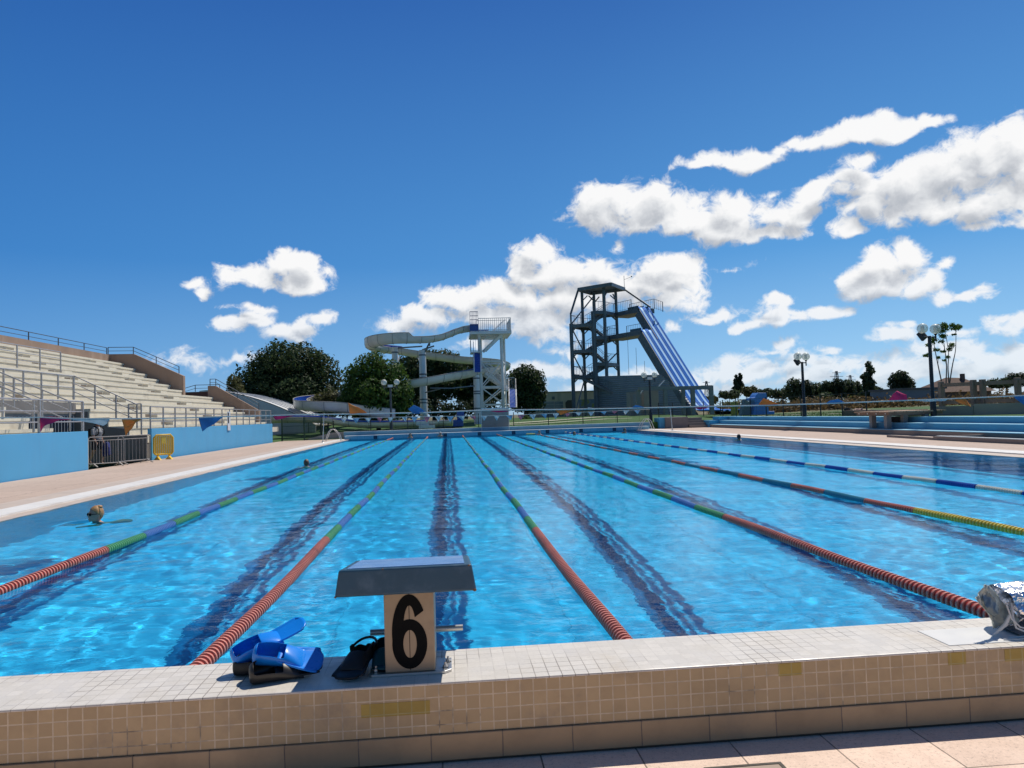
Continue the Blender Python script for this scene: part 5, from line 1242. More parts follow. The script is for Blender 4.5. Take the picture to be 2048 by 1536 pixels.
# pylons
def pylon(label, px, y, ztop, s=1):
    b = UX(px, y, 1); o = thing('power_pylon', label, 'pylon', (b.x, b.y, .9), 0, 'distant power pylons'); H = ztop-.9; q = MB()
    w0_, w1_ = H*.11*s, H*.02
    for sx in (-1, 1):
        for sy in (-1, 1): q.bar((sx*w0_, sy*w0_, 0), (sx*w1_, sy*w1_, H), .28)
    for k in range(7):
        f0, f1_ = k/7, (k+1)/7; a, b2 = w0_+(w1_-w0_)*f0, w0_+(w1_-w0_)*f1_
        q.bar((-a, -a, H*f0), (b2, -b2, H*f1_), .18); q.bar((a, -a, H*f0), (-b2, -b2, H*f1_), .18)
    q.build('lattice_mast', M_towl, o); c_ = MB()
    for f_, l in ((.72, .16), (.84, .20), (.95, .13)): c_.bar((-H*l, 0, H*f_), (H*l, 0, H*f_), .25)
    c_.build('cross_arms', M_towl, o)
pylon('distant lattice pylon standing over the dark tree line', 1676, 420, U(1676, 742, 420).z); pylon('small distant pylon just right of the striped slide', 1415, 420, U(1415, 762, 420).z); pylon('faint pylon tip between the tree line and the poplar', 1703, 520, U(1703, 750, 520).z)
# ------------------------------------------------------------------ trees and scrub
rng = random.Random(11)
def leaf_mat(name, cols, scale=.6):
    m, t, b, co = newmat(name)
    n = t.math('ADD', t.math('MULTIPLY', t.noise(co, scale, 4, .6), .6), t.math('MULTIPLY', t.noise(co, scale*7, 2), .4))
    t.link(t.ramp(n, [(.30, cols[0]), (.5, cols[1]), (.68, cols[2])]), b.inputs['Base Color'])
    b.inputs['Roughness'].default_value = .6; b.inputs['Specular IOR Level'].default_value = .25
    tl = t.new('ShaderNodeBsdfTranslucent'); t.link(t.ramp(n, [(.3, tuple(x*1.1 for x in cols[1])), (.7, tuple(x*1.2 for x in cols[2]))]), tl.inputs[0])
    mx = t.new('ShaderNodeMixShader'); mx.inputs[0].default_value = .28; t.link(b.outputs[0], mx.inputs[1]); t.link(tl.outputs[0], mx.inputs[2]); t.link(mx.outputs[0], t.n['Material Output'].inputs[0])
    return m
LM_pine = leaf_mat('pine_needles', ((.018, .034, .014), (.034, .060, .022), (.075, .105, .036)))
LM_green = leaf_mat('bright_leaves', ((.022, .052, .010), (.048, .10, .016), (.10, .165, .026)))
LM_olive = leaf_mat('olive_leaves', ((.05, .06, .025), (.09, .095, .035), (.14, .14, .05)))
LM_dark = leaf_mat('dark_evergreen', ((.018, .028, .016), (.030, .048, .024), (.055, .08, .034)))
LM_sap = leaf_mat('sapling_leaves', ((.05, .085, .015), (.09, .15, .025), (.15, .23, .04)))
LM_far = leaf_mat('far_leaves', ((.032, .052, .026), (.052, .080, .036), (.085, .12, .05)), .25)
LM_dry = leaf_mat('dry_scrub', ((.05, .045, .018), (.12, .085, .035), (.19, .125, .06)), .35)
M_bark = mat('bark', (.075, .055, .042), .9, var=.3, scale=4, bump=.5)
def leaves(mb, lobes, n, size, flatn=.0, surf=.33, gaps=.38, gscale=1.0, asp=1.0):
    wts = [l[1]*l[2]*l[3] for l in lobes]; tot = sum(wts); cnt = 0
    for (c, rx, ry, rz), w_ in zip(lobes, wts):
        for _ in range(int(n*w_/tot)):
            z = rng.uniform(-1, 1); a = rng.uniform(0, 2*math.pi); s_ = math.sqrt(1-z*z)
            dr = Vector((s_*math.cos(a), s_*math.sin(a), z)); rr = rng.random()**surf
            bump_ = 1 + .30*mnoise.noise((c.x+dr.x*2.1*gscale, c.y+dr.y*2.1*gscale, c.z+dr.z*2.1*gscale)) + .14*mnoise.noise((c.x+dr.x*5.5, c.y+dr.y*5.5, dr.z*5.5))
            p = c + Vector((dr.x*rx, dr.y*ry, dr.z*rz))*rr*bump_
            g_ = mnoise.noise((p.x*.9/max(.4, size*2.2), p.y*.9/max(.4, size*2.2), p.z*.9/max(.4, size*2.2)+9))
            if g_ > gaps and rng.random() < .85: continue
            nr = (dr + Vector((rng.gauss(0, .65), rng.gauss(0, .65), rng.gauss(.15, .65)))).normalized()
            t_ = nr.orthogonal().normalized(); t_.rotate(Matrix.Rotation(rng.uniform(0, 6.28), 3, nr)); b_ = nr.cross(t_)
            k = size*rng.uniform(.55, 1.25); j = lambda: rng.uniform(.7, 1.2)
            i0 = len(mb.v)
            mb.v += [tuple(p + t_*k*j()), tuple(p + b_*k*.55*asp*j() + nr*k*.15), tuple(p - t_*k*j()), tuple(p - b_*k*.55*asp*j() + nr*k*.15)]
            mb.f.append([i0, i0+1, i0+2, i0+3]); mb.mi.append(mb.m)
def L(px, py, y, rpx, rpy, depth=1.0): 
    k = y/FPX; return (U(px, py, y), rpx*k, rpx*k*depth, rpy*k)
def tree(name, label, lobes, lm, n, size, base, tr=.28, group=None, limbs=4, cat='tree', **kw):
    b = Vector(base); o = thing(name, label, cat, b, 0, group)
    cs = sum((l[0]*(l[1]*l[3]) for l in lobes), Vector())/sum(l[1]*l[3] for l in lobes)
    t_ = MB(); top = cs - b
    mid = Vector((top.x*.5+rng.uniform(-.2, .2), top.y*.5, top.z*.55))
    t_.tube([(0, 0, -.1), tuple(mid*.5), tuple(mid), tuple(top)], [tr, tr*.8, tr*.62, tr*.25], 8)
    for l in (lobes[:limbs]): e = l[0]-b; t_.tube([tuple(mid*.8), tuple((mid+e)*.5 + Vector((0, 0, .2))), tuple(e)], [tr*.5, tr*.34, tr*.1], 6)
    t_.build('trunk', M_bark, o, smooth=True)
    m = MB(); leaves(m, [(l[0]-b, l[1], l[2], l[3]) for l in lobes], n, size, **kw)
    c = m.build('crown', lm, o, weld=False); return o
def gb(px, y, z=None): p = UX(px, y, 1); return (p.x, p.y, gz(p.x, p.y) if z is None else z)
tree('stone_pine', 'largest dark rounded pine, just right of the grandstand', [L(585, 725, 74, 62, 42), L(530, 762, 74, 52, 50), L(635, 745, 74, 45, 45), L(500, 780, 73, 34, 36), L(590, 785, 73, 70, 45), L(650, 790, 74, 46, 48), L(560, 740, 76, 60, 50), L(545, 810, 74, 60, 34), L(485, 800, 74, 24, 28), L(610, 815, 74, 60, 30)], LM_pine, 24000, .22, gb(580, 75), .38)
tree('leafy_tree', 'bright green leafy tree beside the left twin globe lamp', [L(742, 735, 60.5, 34, 30), L(775, 750, 60.5, 36, 34), L(720, 775, 60.5, 36, 36), L(795, 785, 60.5, 32, 36), L(755, 790, 59.8, 52, 40), L(705, 800, 60.5, 30, 30), L(790, 815, 60.5, 36, 26), L(740, 822, 60.5, 44, 24), L(706, 748, 61, 22, 20), L(755, 712, 61, 14, 10)], LM_green, 19000, .16, gb(757, 61), .2, gaps=.26)
tree('small_tree', 'small pale green tree peeping out left of the largest pine', [L(468, 765, 68, 14, 16), L(474, 785, 68, 16, 20), L(462, 782, 68, 10, 12)], LM_olive, 1500, .16, gb(470, 68), .1, limbs=2)
PG = 'dark pines behind the pale slide'
tree('stone_pine', 'dark pine between the two slide posts, flat rounded top', [L(880, 725, 84, 42, 28), L(850, 745, 84, 40, 32), L(905, 752, 84, 36, 34), L(870, 775, 84, 56, 30), L(835, 775, 84, 34, 34), L(820, 730, 85, 30, 26)], LM_pine, 13000, .23, gb(870, 85), .32, PG)
tree('stone_pine', 'dark pine directly behind the white stair tower', [L(950, 740, 86, 34, 26), L(930, 765, 86, 34, 34), L(975, 760, 86, 30, 36), L(955, 790, 86, 46, 24), L(995, 770, 87, 26, 32)], LM_pine, 8500, .23, gb(960, 87), .3, PG)
tree('stone_pine', 'round dark pine just left of the beige service building', [L(1050, 757, 82, 36, 28), L(1062, 780, 82, 32, 32), L(1030, 785, 82, 30, 34), L(1058, 803, 82, 34, 26), L(1076, 765, 82, 18, 26)], LM_pine, 9500, .21, gb(1052, 82), .28, PG)
tree('bush', 'yellow green bush in front of the largest pine above the slide bend', [L(640, 800, 66, 18, 14), L(662, 795, 66, 18, 16), L(680, 803, 66, 14, 10), L(650, 812, 66, 26, 10)], LM_olive, 1700, .15, gb(655, 66), .08, limbs=2, cat='bush')
hd_ = MB(); hl = []
for i in range(17): hl.append(L(560+i*26, 818+rng.uniform(-5, 3), 79+rng.uniform(-1, 2), 18, 20))
o = thing('hedge', 'dark hedge running under the pines behind the pale slide', 'hedge', gb(760, 80)); leaves(hd_, [(l[0]-o.location, l[1], l[2], l[3]) for l in hl], 6500, .22, gaps=.5); hd_.build('foliage', LM_dark, o, weld=False)
tree('bush', 'sunlit green bush to the right of the grey cabinet', [L(1050, 838, 72, 10, 9), L(1058, 841, 72, 12, 8)], LM_green, 500, .12, gb(1053, 72), .05, limbs=1, cat='bush')
# far trees on the right
def poplar(label, px, y, ytop, ybot, wpx, n, fork=False):
    lb_ = []; h = ybot-ytop
    cols = [(px-wpx*.28, ytop+h*.1), (px+wpx*.2, ytop)] if fork else [(px, ytop)]
    for (cx_, yt) in cols:
        for k in range(7):
            f_ = k/6; lb_.append(L(cx_ + wpx*.12*math.sin(k*2.1), yt+8*h/90+(ybot-yt-6)*f_, y, wpx*(.22+.34*min(1, f_*1.3))*(.75 if fork else 1), h*.11))
    return tree('poplar', label, lb_, LM_far if not fork else LM_dark, n, .0042*y*.7, gb(px, y), .25, limbs=0, gaps=.32)
poplar('slim forked cypress standing far off right of the striped slide', 1477, 230, 746, 784, 15, 1100, True)
poplar('tall pointed poplar left of the round dark tree', 1737, 170, 724, 800, 30, 2600)
tree('round_tree', 'solitary round dark tree left of the blue-grey shed', [L(1800, 758, 128, 20, 18), L(1790, 775, 128, 14, 20), L(1815, 772, 128, 16, 18), L(1803, 785, 128, 26, 16)], LM_dark, 3000, .36, gb(1803, 128), .3, gaps=.5)
FG2 = 'far pines in the tree line beyond the lawn'
fx = [(1590, 764, 22, 24), (1612, 768, 18, 22), (1634, 771, 18, 20), (1655, 768, 20, 22), (1676, 764, 18, 24), (1696, 766, 17, 22), (1713, 768, 14, 20), (1600, 785, 22, 16), (1650, 788, 24, 14), (1758, 778, 14, 16), (1770, 786, 12, 12)]
lab = ['far pine at the left end of the dark tree line, spreading crown', 'far pine second from the left in the dark tree line', 'low far pine midway along the dark tree line', 'far pine left of the lattice pylon foot', 'far pine exactly below the lattice pylon', 'far pine right of the lattice pylon foot', 'far pine next to the pointed poplar, on its left', 'low bushy pine under the left end of the tree line', 'low bushy pine under the middle of the tree line', 'small far tree right of the pointed poplar', 'lowest far tree between poplar and round tree']
for (px, py, rx, ry), lb_ in zip(fx, lab):
    y = 185 + rng.uniform(-8, 8)
    tree('far_pine', lb_, [L(px, py+4, y, rx*.7, ry*.55), L(px-rx*.4, py+12, y, rx*.6, ry*.6), L(px+rx*.4, py+13, y, rx*.6, ry*.6), L(px, py+24, y, rx*.85, ry*.6)], LM_far if rng.random() < .5 else LM_dark, 1100, .48, gb(px, y), .3, FG2, limbs=0)
FH = 'low far hedges along the horizon'
for k, (px, py, rx, ry, y, lm, lb_) in enumerate([(1500, 780, 16, 9, 200, LM_olive, 'pale olive bush right of the slim cypress'), (1460, 786, 22, 7, 210, LM_far, 'low hedge left of the slim cypress'), (1530, 783, 18, 7, 220, LM_far, 'low dark hedge above the blue play tower'), (1562, 784, 22, 9, 205, LM_far, 'rounded low hedge left of the far tree line'), (2000, 764, 26, 9, 150, LM_far, 'low trees right of the tiled house'), (2036, 756, 22, 14, 150, LM_dark, 'dark tree clump at the right edge behind the fence'), (1420, 797, 16, 7, 150, LM_olive, 'olive bush right of the slide foot')]):
    tree('far_hedge', lb_, [L(px-rx*.5, py+2, y, rx*.6, ry), L(px+rx*.4, py, y, rx*.6, ry), L(px, py+5, y, rx, ry)], lm, 900, .0026*y, gb(px, y), .15, FH, limbs=0, cat='hedge')
# dry scrub and reeds on the rough ground: one mass
sc_ = MB()
for i in range(250):
    px = rng.uniform(1432, 2060); y = 74 + 76*rng.random()**1.4
    py = U(px, 800, y); z0 = gz(py.x, y); h = rng.uniform(.4, 1.2)*(1.35 if px > 1560 else .75)*(.6 + .4*(y > 90))
    c = UX(px, y, z0+h*.5); leaves(sc_, [(c, rng.uniform(1.2, 3.2), 1.4, h*.75)], 60, .30, gaps=.6, surf=.5)
tag(sc_.build('dry_scrub', LM_dry, None, weld=False), 'dry reddish scrub and reeds beyond the lawn', 'scrub', kind='stuff')
sc2 = MB()
for i in range(90):
    px = rng.uniform(1440, 2060); y = rng.uniform(140, 185); pp = U(px, 800, y); h = rng.uniform(.8, 2.0)
    leaves(sc2, [(UX(px, y, gz(pp.x, y)+h*.5), rng.uniform(2, 5), 2, h*.7)], 50, .45, gaps=.6, surf=.5)
tag(sc2.build('green_scrub', LM_olive, None, weld=False), 'green scrub in front of the far tree line', 'scrub', kind='stuff')
gt = MB()
for i in range(5200):
    x, y = rng.uniform(21.9, 36), rng.uniform(36, 62); s_ = rng.uniform(.03, .09); a = rng.uniform(0, 3.14); z = gz(x, y)
    gt.add([(x-.02*math.cos(a), y-.02*math.sin(a), z), (x+.02*math.cos(a), y+.02*math.sin(a), z), (x+rng.uniform(-.03, .03), y, z+s_)], [(0, 1, 2)])
tag(gt.build('lawn_grass', LM_green, None, weld=False), 'short lawn grass above the blue steps', 'grass', kind='stuff')
# slender saplings behind the nearest lamp
SG = 'slender saplings behind the nearest lamp'
def sapling(label, pts, y, tufts, n=130):
    b = U(*pts[0], y); o = thing('sapling', label, 'tree', b, 0, SG)
    P = [U(px, py, y)-b for px, py in pts]; MB().tube([tuple(p) for p in catmull(P, 5)], [.045-.03*i/(5*(len(P)-1)) for i in range(5*(len(P)-1)+1)], 6).build('stem', mat('sapling_bark', (.16, .12, .11), .8, var=.2), o, smooth=True)
    br = MB(); sb_m = LM_green
    for (px, py, rx, ry) in tufts: 
        m = MB(); l = L(px, py, y, rx, ry); leaves(m, [(l[0]-b, l[1], l[2], l[3])], int(n*rx*ry/70)+30, .10, gaps=.30, surf=.6, asp=.7)
        near = min((p for p in P), key=lambda q_: (q_-(l[0]-b)).length); MB().tube([tuple(near), tuple(l[0]-b)], .012, 5).build('twig', M_bark, o); m.build('leaf_tuft', LM_sap, o, weld=False)
sapling('leftmost bent sapling touching the nearest lamp post', [(1884, 768), (1876, 730), (1870, 700), (1866, 676)], 47, [(1866, 680, 9, 10), (1872, 700, 7, 4), (1852, 711, 8, 4), (1857, 690, 7, 4), (1877, 715, 4, 3)])
sapling('sapling with the bushiest top, second from the lamp', [(1892, 768), (1893, 730), (1889, 695), (1884, 662)], 48, [(1880, 658, 12, 12), (1886, 672, 8, 6), (1882, 683, 7, 4), (1887, 703, 7, 3), (1889, 721, 5, 3), (1888, 650, 8, 6)], 170)
sapling('straight sapling with small side tufts in the middle', [(1898, 768), (1896, 735), (1897, 705), (1890, 660)], 48.5, [(1892, 656, 7, 9), (1903, 690, 7, 6), (1900, 698, 6, 5), (1896, 714, 5, 3)])
sapling('rightmost sapling, leaning outwards with a flat umbrella top', [(1899, 768), (1905, 730), (1911, 700), (1912, 664)], 48, [(1911, 656, 13, 7), (1905, 651, 7, 6), (1918, 653, 6, 6), (1908, 669, 5, 1.5)])
# ------------------------------------------------------------------ flag lines
def cloth(n, c): return mat(n, c, .7, var=.08, scale=6)
K = {'pink': cloth('pink_cloth', (.62, .06, .22)), 'white': cloth('white_cloth', (.66, .72, .74)), 'orange': cloth('orange_cloth', (.74, .33, .08)), 'blue': cloth('blue_cloth', (.09, .30, .58)), 'palepink': cloth('pale_pink_cloth', (.62, .30, .36)), 'paleblue': cloth('pale_blue_cloth', (.40, .58, .72))}
for kname, km in K.items():
    nt = NT(km.node_tree); b = nt.n['Principled BSDF']; tl = nt.new('ShaderNodeBsdfTranslucent'); src = b.inputs['Base Color'].links[0].from_socket; nt.link(src, tl.inputs[0])
    mx = nt.new('ShaderNodeMixShader'); mx.inputs[0].default_value = .45; nt.link(b.outputs[0], mx.inputs[1]); nt.link(tl.outputs[0], mx.inputs[2]); nt.link(mx.outputs[0], nt.n['Material Output'].inputs[0])
M_line_w = mat('flag_cord', (.62, .64, .60), .7, var=.1)
FY = 8.6
near = thing('flag_line', 'near backstroke flag line with large pink, white, orange and blue pennants', 'flag line', U(1024, 822, FY))
lp = [(-260, 824), (0, 835.5), (80, 834.5), (146, 837), (243, 837.5), (290, 837), (397, 835), (447, 833), (545, 831), (596, 829), (700, 828), (852, 825), (976, 820), (1110, 819), (1249, 816.5), (1400, 813), (1535, 810.5), (1650, 807), (1790, 801.5), (1898, 797.5), (2025, 792), (2200, 783), (2450, 770)]
LPT = [U(px, py, FY) - near.location for px, py in lp]
MB().tube([tuple(p) for p in LPT], .0085, 6).build('cord', M_line_w, near, smooth=True)
def pennant(parent, poly, col, y, seed, amp=.035):
    pts = [U(px, py, y) - parent.location for px, py in poly]
    bm = bmesh.new(); vs_ = [bm.verts.new(p) for p in pts]; bm.faces.new(vs_)
    bmesh.ops.triangulate(bm, faces=bm.faces[:]); bmesh.ops.subdivide_edges(bm, edges=bm.edges[:], cuts=3, use_grid_fill=True)
    bmesh.ops.triangulate(bm, faces=bm.faces[:])
    bmesh.ops.subdivide_edges(bm, edges=bm.edges[:], cuts=1, use_grid_fill=True)
    zl = pts[0].z
    for v in bm.verts:
        d_ = min(1, abs(v.co.z-zl)*6)
        q_ = v.co.x*16 + v.co.z*9 + seed
        v.co.y += amp*d_*(math.sin(q_) + .6*math.sin(q_*1.9+1)); v.co.z += .006*d_*math.sin(q_*2.3)
    me = bpy.data.meshes.new('pennant'); bm.to_mesh(me); bm.free(); me.materials.append(K[col])
    me.polygons.foreach_set('use_smooth', [True]*len(me.polygons))
    o = link(bpy.data.objects.new('pennant', me), parent); o['label'] = col.replace('pale', 'pale ') + ' pennant'
    s_ = o.modifiers.new('solid', 'SOLIDIFY'); s_.thickness = .002
PN = [('pink', [(80, 834), (100, 833), (118, 834), (141, 839), (118, 841), (97, 849), (77, 863), (81, 848)]), ('white', [(140, 840), (155, 837), (188, 838.5), (220, 838), (214, 847), (205, 852), (185, 846), (160, 842)]),
 ('orange', [(243, 837), (287, 837), (275, 842), (260, 860), (250, 873), (248, 858)]), ('blue', [(397, 835), (422, 834), (447, 833), (436, 840), (420, 854), (405, 862), (403, 848)]), ('pink', [(545, 831), (570, 831), (597, 829), (575, 835), (551, 840)]),
 ('orange', [(700, 831), (697, 806), (718, 815), (736, 827), (715, 830)]), ('blue', [(816, 818), (828, 810), (840, 815), (852, 824), (838, 828), (826, 827)]), ('pink', [(976, 819), (1000, 820), (1024, 822), (996, 825), (984, 823)]),
 ('orange', [(1110, 819.5), (1125, 817), (1161, 818), (1140, 821), (1120, 830.5)]), ('white', [(1170, 819), (1177, 815), (1184, 816), (1190, 819.5)]), ('blue', [(1249, 816.6), (1263, 815), (1271, 810), (1293, 815), (1270, 818)]),
 ('pink', [(1384, 814), (1404, 812), (1422, 811), (1412, 817), (1400, 819.5)]), ('orange', [(1516, 810), (1528, 796), (1542, 802), (1558, 808.5), (1535, 813)]), ('blue', [(1649, 807.6), (1660, 801), (1676, 798), (1689, 804.5), (1670, 808)]),
 ('pink', [(1777, 802), (1786, 787), (1796, 782), (1814, 789), (1815, 801)]), ('white', [(1820, 800.5), (1860, 799), (1898, 797), (1890, 802), (1850, 803)]), ('orange', [(1906, 799), (1931, 797), (1940, 815), (1922, 808)]), ('blue', [(2025, 792), (2059, 791), (2060, 800), (2050, 814), (2035, 802)])]
for i, (c_, poly) in enumerate(PN): pennant(near, poly, c_, FY, i*1.7, .03)
far_l = thing('flag_line', 'far backstroke flag line of small white, pink and pale blue pennants', 'flag line', U(940, 830, 48.2))
fp = [(652, 836), (720, 836), (800, 834), (900, 832.5), (1000, 831.5), (1100, 827), (1200, 823), (1300, 818.5)]
MB().tube([tuple(U(px, py, 48.2)-far_l.location) for px, py in fp], .012, 5).build('cord', M_line_w, far_l)
def fy_(px):
    for (a, ya), (b, yb) in zip(fp, fp[1:]):
        if a <= px <= b: return ya + (yb-ya)*(px-a)/(b-a)
cs_ = ['white', 'paleblue', 'white', 'palepink', 'white', 'white', 'paleblue', 'palepink']
for i in range(26):
    px = 690 + i*23.4 + rng.uniform(-2, 2); wd = rng.uniform(6, 7.5); py = fy_(px); d_ = rng.uniform(9, 12.5)*(1 if px < 1120 else .7)
    pennant(far_l, [(px-wd, fy_(px-wd)), (px+wd, fy_(px+wd)), (px+rng.uniform(-2, 4), py+d_)], cs_[i % 8], 48.2, i, .05)
# ------------------------------------------------------------------ people
def skin_m(n, c): return mat(n, c, .5, var=.06, scale=8)
SK, SK2 = skin_m('skin', (.52, .29, .20)), skin_m('tanned_skin', (.40, .21, .14))
H_bl, H_br, H_dk = mat('blond_hair', (.42, .22, .085), .5, var=.35, scale=60), mat('brown_hair', (.13, .07, .04), .5, var=.3, scale=60), mat('dark_hair', (.018, .014, .012), .5, var=.3, scale=60)
def body(parent, parts, m, vox=.014, name='body'):
    """tapered limbs and rounded masses grown into one continuous skin"""
    mb = MB()
    for p in parts:
        if p[0] == 's': mb.sphere(p[1], 1, 18, 12, p[2])
        else: mb.tube(p[1], p[2], 14)
    o = mb.build(name, m, parent, smooth='all', weld=False)
    r_ = o.modifiers.new('remesh', 'REMESH'); r_.mode = 'VOXEL'; r_.voxel_size = vox; r_.use_smooth_shade = True
    s_ = o.modifiers.new('smooth', 'SMOOTH'); s_.factor = .5; s_.iterations = 3
    return o
def head_parts(z=.0, fwd=0):
    # head centre at (0,0,z), looking along -y
    return [('s', (0, 0, z+.015), (.076, .095, .108)), ('s', (0, -.030, z-.055), (.058, .062, .062)), ('s', (0, -.062, z-.092), (.030, .026, .022)), ('s', (0, -.098, z-.018), (.013, .02, .026)), ('s', (0, -.092, z-.068), (.024, .012, .009)),
            ('s', (.077, .01, z-.012), (.012, .02, .032)), ('s', (-.077, .01, z-.012), (.012, .02, .032)), ('s', (0, -.082, z+.018), (.055, .018, .014)),
            ('t', [(0, .02, z-.05), (0, .03, z-.15), (0, .04, z-.21)], [.055, .054, .068])]
def hair(parent, m, z, long=False, bun=False):
    mb = MB()
    for i in range(11):
        pass
    def hf(u, v):
        th = u*math.pi*.62; ph = v*2*math.pi
        back = .5+.5*math.sin(ph)
        th2 = th*(.52+.75*back); k = 1.06 + .03*mnoise.noise((u*9, v*14, 2))
        return (.082*k*math.sin(th2)*math.cos(ph), .012 + .100*k*math.sin(th2)*math.sin(ph), z+.02+.112*k*math.cos(th2))
    mb.grid(hf, 14, 26); o = mb.build('hair', m, parent, smooth='all'); s_ = o.modifiers.new('solid', 'SOLIDIFY'); s_.thickness = .016; s_.offset = 1
    if bun: MB().sphere((.01, .045, z+.118), .042, 14, 10, (1.3, 1.1, .6)).build('hair_bun', m, parent, smooth='all')
    return o
def eyes(parent, z):
    for s in (-1, 1): MB().sphere((s*.031, -.088, z+.002), .0115, 10, 8).build('eye', mat('eye', (.05, .04, .04), .2), parent, smooth='all')
SG_ = 'swimmers in the pool'
def swimmer(label, px, py, hair_m, sk, rz, z=.10, y=None, glasses=False, bun=False, arm=None, cap=None, tilt=0, suit=None):
    p = U(px, py, 10); d_ = (p - Vector((0, 0, CAMZ))); t_ = (0.0-CAMZ)/d_.z; q_ = Vector((0, 0, CAMZ)) + d_*t_
    o = thing('person', label, 'person', (q_.x, q_.y, 0), R(rz), SG_)
    o.rotation_euler = (R(tilt), 0, R(rz))
    parts = head_parts(z) + [('t', [(-.17, .10, z-.20), (-.09, .06, z-.165), (0, .05, z-.15), (.09, .06, z-.165), (.17, .10, z-.20)], [.050, .062, .066, .062, .050]), ('t', [(0, .08, z-.30), (0, .28, z-.38), (0, .5, z-.44)], [.13, .15, .13]),
            ('t', [(-.18, .1, z-.25), (-.30, -.10, z-.30), (-.22, -.34, z-.30)], [.045, .038, .03]), ('t', [(.18, .1, z-.25), (.30, -.10, z-.30), (.22, -.34, z-.30)], [.045, .038, .03])]
    if arm: parts.append(('t', arm, [.045, .038, .03]))
    bd_ = body(o, parts, sk, .012); bd_.cycles.is_caustics_receiver = True; hair(o, cap or hair_m, z, bun=bun); eyes(o, z)
    if glasses:
        q = MB()
        for s in (-1, 1): q.sphere((s*.035, -.094, z+.004), .031, 12, 8, (1, .35, .8))
        q.tube([(-.078, -.02, z+.012), (-.066, -.085, z+.01), (0, -.108, z+.012), (.066, -.085, z+.01), (.078, -.02, z+.012)], .006, 6); q.build('sunglasses', M_black, o, smooth='all')
    if suit: MB().tube([(.10, .13, z-.16), (.105, .07, z-.135), (.095, .0, z-.165)], .012, 8).build('swimsuit_strap', mat('suit_black', (.015, .015, .02), .6), o)
    return o
swimmer('person swimming at the left pool side wearing dark sunglasses, blond hair tied up', 190, 1044, H_bl, SK, -42, .112, glasses=True, bun=True, suit=True, tilt=-4)
swimmer('person with brown hair swimming away in the second lane from the left', 613, 933, H_br, SK, 190, .10)
swimmer('person with dark hair alone near the right pool side', 1478, 879.5, H_dk, SK2, 150, .12)
swimmer('person resting at the far wall by the second dark panel from the left', 821, 876, H_dk, SK, 20, .20)
swimmer('person in a pale swim cap by the third dark panel of the far wall', 881, 873.5, H_dk, SK, 10, .22, cap=mat('pale_cap', (.5, .5, .52), .4))
swimmer('person holding a yellow board at the far end of a lane rope', 1079, 869.5, H_br, SK, 0, .16)
swimmer('person swimming face down between the two right-hand ropes at the far end', 1149, 870.5, H_br, SK, 60, .10)
swimmer('person with dark hair at the far right corner near the ladder', 1250, 866.5, H_dk, SK2, 30, .20)
bpx = U(1064, 869.5, 10); dd = bpx-Vector((0, 0, CAMZ)); qq = Vector((0, 0, CAMZ))+dd*(-CAMZ/dd.z)
kb = thing('swim_board', 'yellow swim board held by a swimmer at the far end', 'swim board', (qq.x, qq.y, .03)); MB().box(-.4, .2, -.14, .14, 0, .06).build('board', mat('board_yellow', (.70, .55, .08), .5), kb, bevel=.02)
# person walking behind the barrier
wk = thing('person', 'person in grey T-shirt and dark shorts walking behind the grey barrier', 'person', (-13.25, 29.0, .02), R(70))
# local: faces -y
body(wk, head_parts(1.58) + [('t', [(0, .03, .88), (0, .03, 1.05), (0, .02, 1.25), (0, .03, 1.38)], [.15, .135, .165, .10]), ('t', [(-.19, .04, 1.36), (0, .03, 1.38), (.19, .04, 1.36)], [.06, .075, .06]),
     ('t', [(.20, .04, 1.34), (.25, .10, 1.08), (.26, .0, .84)], [.052, .043, .030]), ('t', [(-.20, .04, 1.34), (-.25, -.04, 1.08), (-.25, -.16, .86)], [.052, .043, .030]),
     ('t', [(.09, .03, .90), (.10, -.12, .50), (.10, -.08, .10)], [.095, .062, .042]), ('t', [(-.09, .03, .90), (-.10, .10, .50), (-.10, .30, .14)], [.095, .062, .042]),
     ('s', (.10, -.14, .045), (.045, .12, .04)), ('s', (-.10, .27, .09), (.045, .11, .045)), ('s', (.262, -.03, .78), (.028, .045, .065)), ('s', (-.25, -.20, .80), (.028, .045, .065))], SK2, .018)
hair(wk, H_dk, 1.58); eyes(wk, 1.58)
def shell(parent, parts, m, name): return body(parent, parts, m, .018, name)
shell(wk, [('t', [(0, .03, .93), (0, .03, 1.05), (0, .02, 1.25), (0, .03, 1.40)], [.165, .155, .182, .105]), ('t', [(-.19, .04, 1.365), (0, .03, 1.385), (.19, .04, 1.365)], [.072, .085, .072]), ('t', [(.20, .04, 1.35), (.245, .09, 1.12)], [.070, .062]), ('t', [(-.20, .04, 1.35), (-.245, -.02, 1.12)], [.070, .062])], mat('grey_shirt', (.30, .30, .30), .9, var=.08), 't_shirt')
shell(wk, [('t', [(0, .03, .98), (0, .03, .86)], [.165, .165]), ('t', [(.09, .03, .90), (.10, -.08, .58)], [.115, .095]), ('t', [(-.09, .03, .90), (-.10, .09, .58)], [.115, .095])], mat('dark_shorts', (.016, .016, .03), .9, var=.1), 'shorts')
bp_ = thing('backpack', 'black backpack worn by the walking person in grey', 'backpack', (-13.25, 29.0, .02), R(70))
MB().prism([(.17, .95), (.36, .98), (.38, 1.2), (.30, 1.38), (.17, 1.40)], -.15, .15, 'yz').build('bag', mat('black_fabric', (.012, .012, .014), .85), bp_, bevel=.03)
for s in (-1, 1): MB().tube([(s*.11, .20, 1.38), (s*.12, .02, 1.47), (s*.12, -.16, 1.36), (s*.13, -.17, 1.18), (s*.15, .12, 1.02)], .018, 8).build('strap', M_black, bp_, smooth=True)
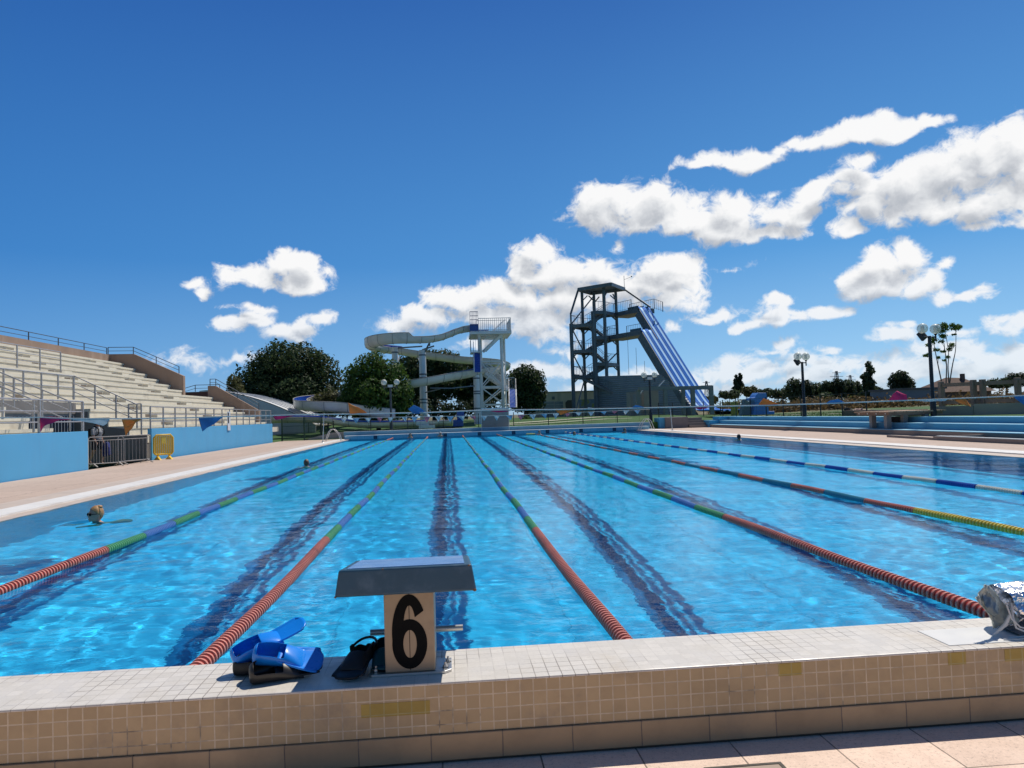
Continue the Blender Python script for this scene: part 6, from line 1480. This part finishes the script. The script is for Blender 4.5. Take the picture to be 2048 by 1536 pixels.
hb = thing('blue_bag', 'dark blue cloth bag hanging from the hand of the walking person', 'bag', (-12.93, 29.0, .02), R(70))
MB().prism([(-.16, .35), (.12, .30), (.20, .62), (.05, .86), (-.06, .86), (-.14, .66)], -.07, .07, 'yz').build('bag', mat('blue_fabric', (.02, .03, .16), .85, var=.2), hb, bevel=.03); MB().tube([(0, -.05, .84), (0, 0, .95), (0, .04, .84)], .01, 6).build('handle', M_black, hb)
# sunbather on the lawn
sp = U(1722, 822, 57); sb_ = thing('person', 'person in a swimsuit lying on the lawn beyond the blue steps', 'person', (sp.x, sp.y, gz(sp.x, sp.y)+.02), R(0))
body(sb_, [('s', (-.78, 0, .13), (.10, .085, .10)), ('t', [(-.70, 0, .12), (-.60, 0, .12)], [.05, .055]), ('t', [(-.58, 0, .13), (-.35, 0, .14), (-.12, 0, .13), (.05, 0, .15)], [.10, .15, .125, .15]), ('t', [(.02, -.09, .13), (.45, -.10, .10), (.85, -.10, .07)], [.095, .065, .045]), ('t', [(.02, .09, .13), (.45, .10, .10), (.85, .10, .07)], [.095, .065, .045]), ('s', (.92, -.1, .10), (.05, .04, .09)), ('s', (.92, .1, .10), (.05, .04, .09)), ('t', [(-.52, -.17, .12), (-.70, -.34, .07), (-.92, -.2, .07)], [.045, .038, .03]), ('t', [(-.52, .17, .12), (-.70, .34, .07), (-.92, .2, .07)], [.045, .038, .03])], skin_m('sunlit_skin', (.60, .34, .26)), .02)
MB().sphere((-.82, 0, .15), 1, 14, 10, (.10, .10, .10)).build('hair', H_dk, sb_, smooth='all')
body(sb_, [('t', [(-.04, 0, .145), (.10, 0, .15)], [.155, .158])], mat('swimsuit', (.05, .03, .06), .7), .02, 'swimsuit')
bgp = U(1694, 822, 57.4); bgq = thing('beach_bag', 'dark beach bag beside the head of the lying person', 'bag', (bgp.x, bgp.y, gz(bgp.x, bgp.y))); MB().prism([(-.25, 0), (.25, 0), (.22, .30), (.08, .40), (-.1, .42), (-.22, .3)], -.12, .12, 'xz').build('bag', mat('bag_dark', (.02, .018, .02), .8), bgq, bevel=.04); MB().tube([(-.1, 0, .4), (-.28, 0, .55), (-.34, 0, .42)], .02, 6).build('handle', mat('bag_handle', (.35, .22, .16), .7), bgq)
twl = thing('beach_towel', 'pale towel under the lying person on the lawn', 'towel', (sp.x, sp.y, gz(sp.x, sp.y))); MB().grid(lambda u, v: (-1.1+2.2*u, -.4+.8*v, .012+.006*mnoise.noise((u*8, v*6, 1))), 14, 8).build('cloth', mat('towel_pale', (.5, .42, .42), .9), twl, smooth='all')
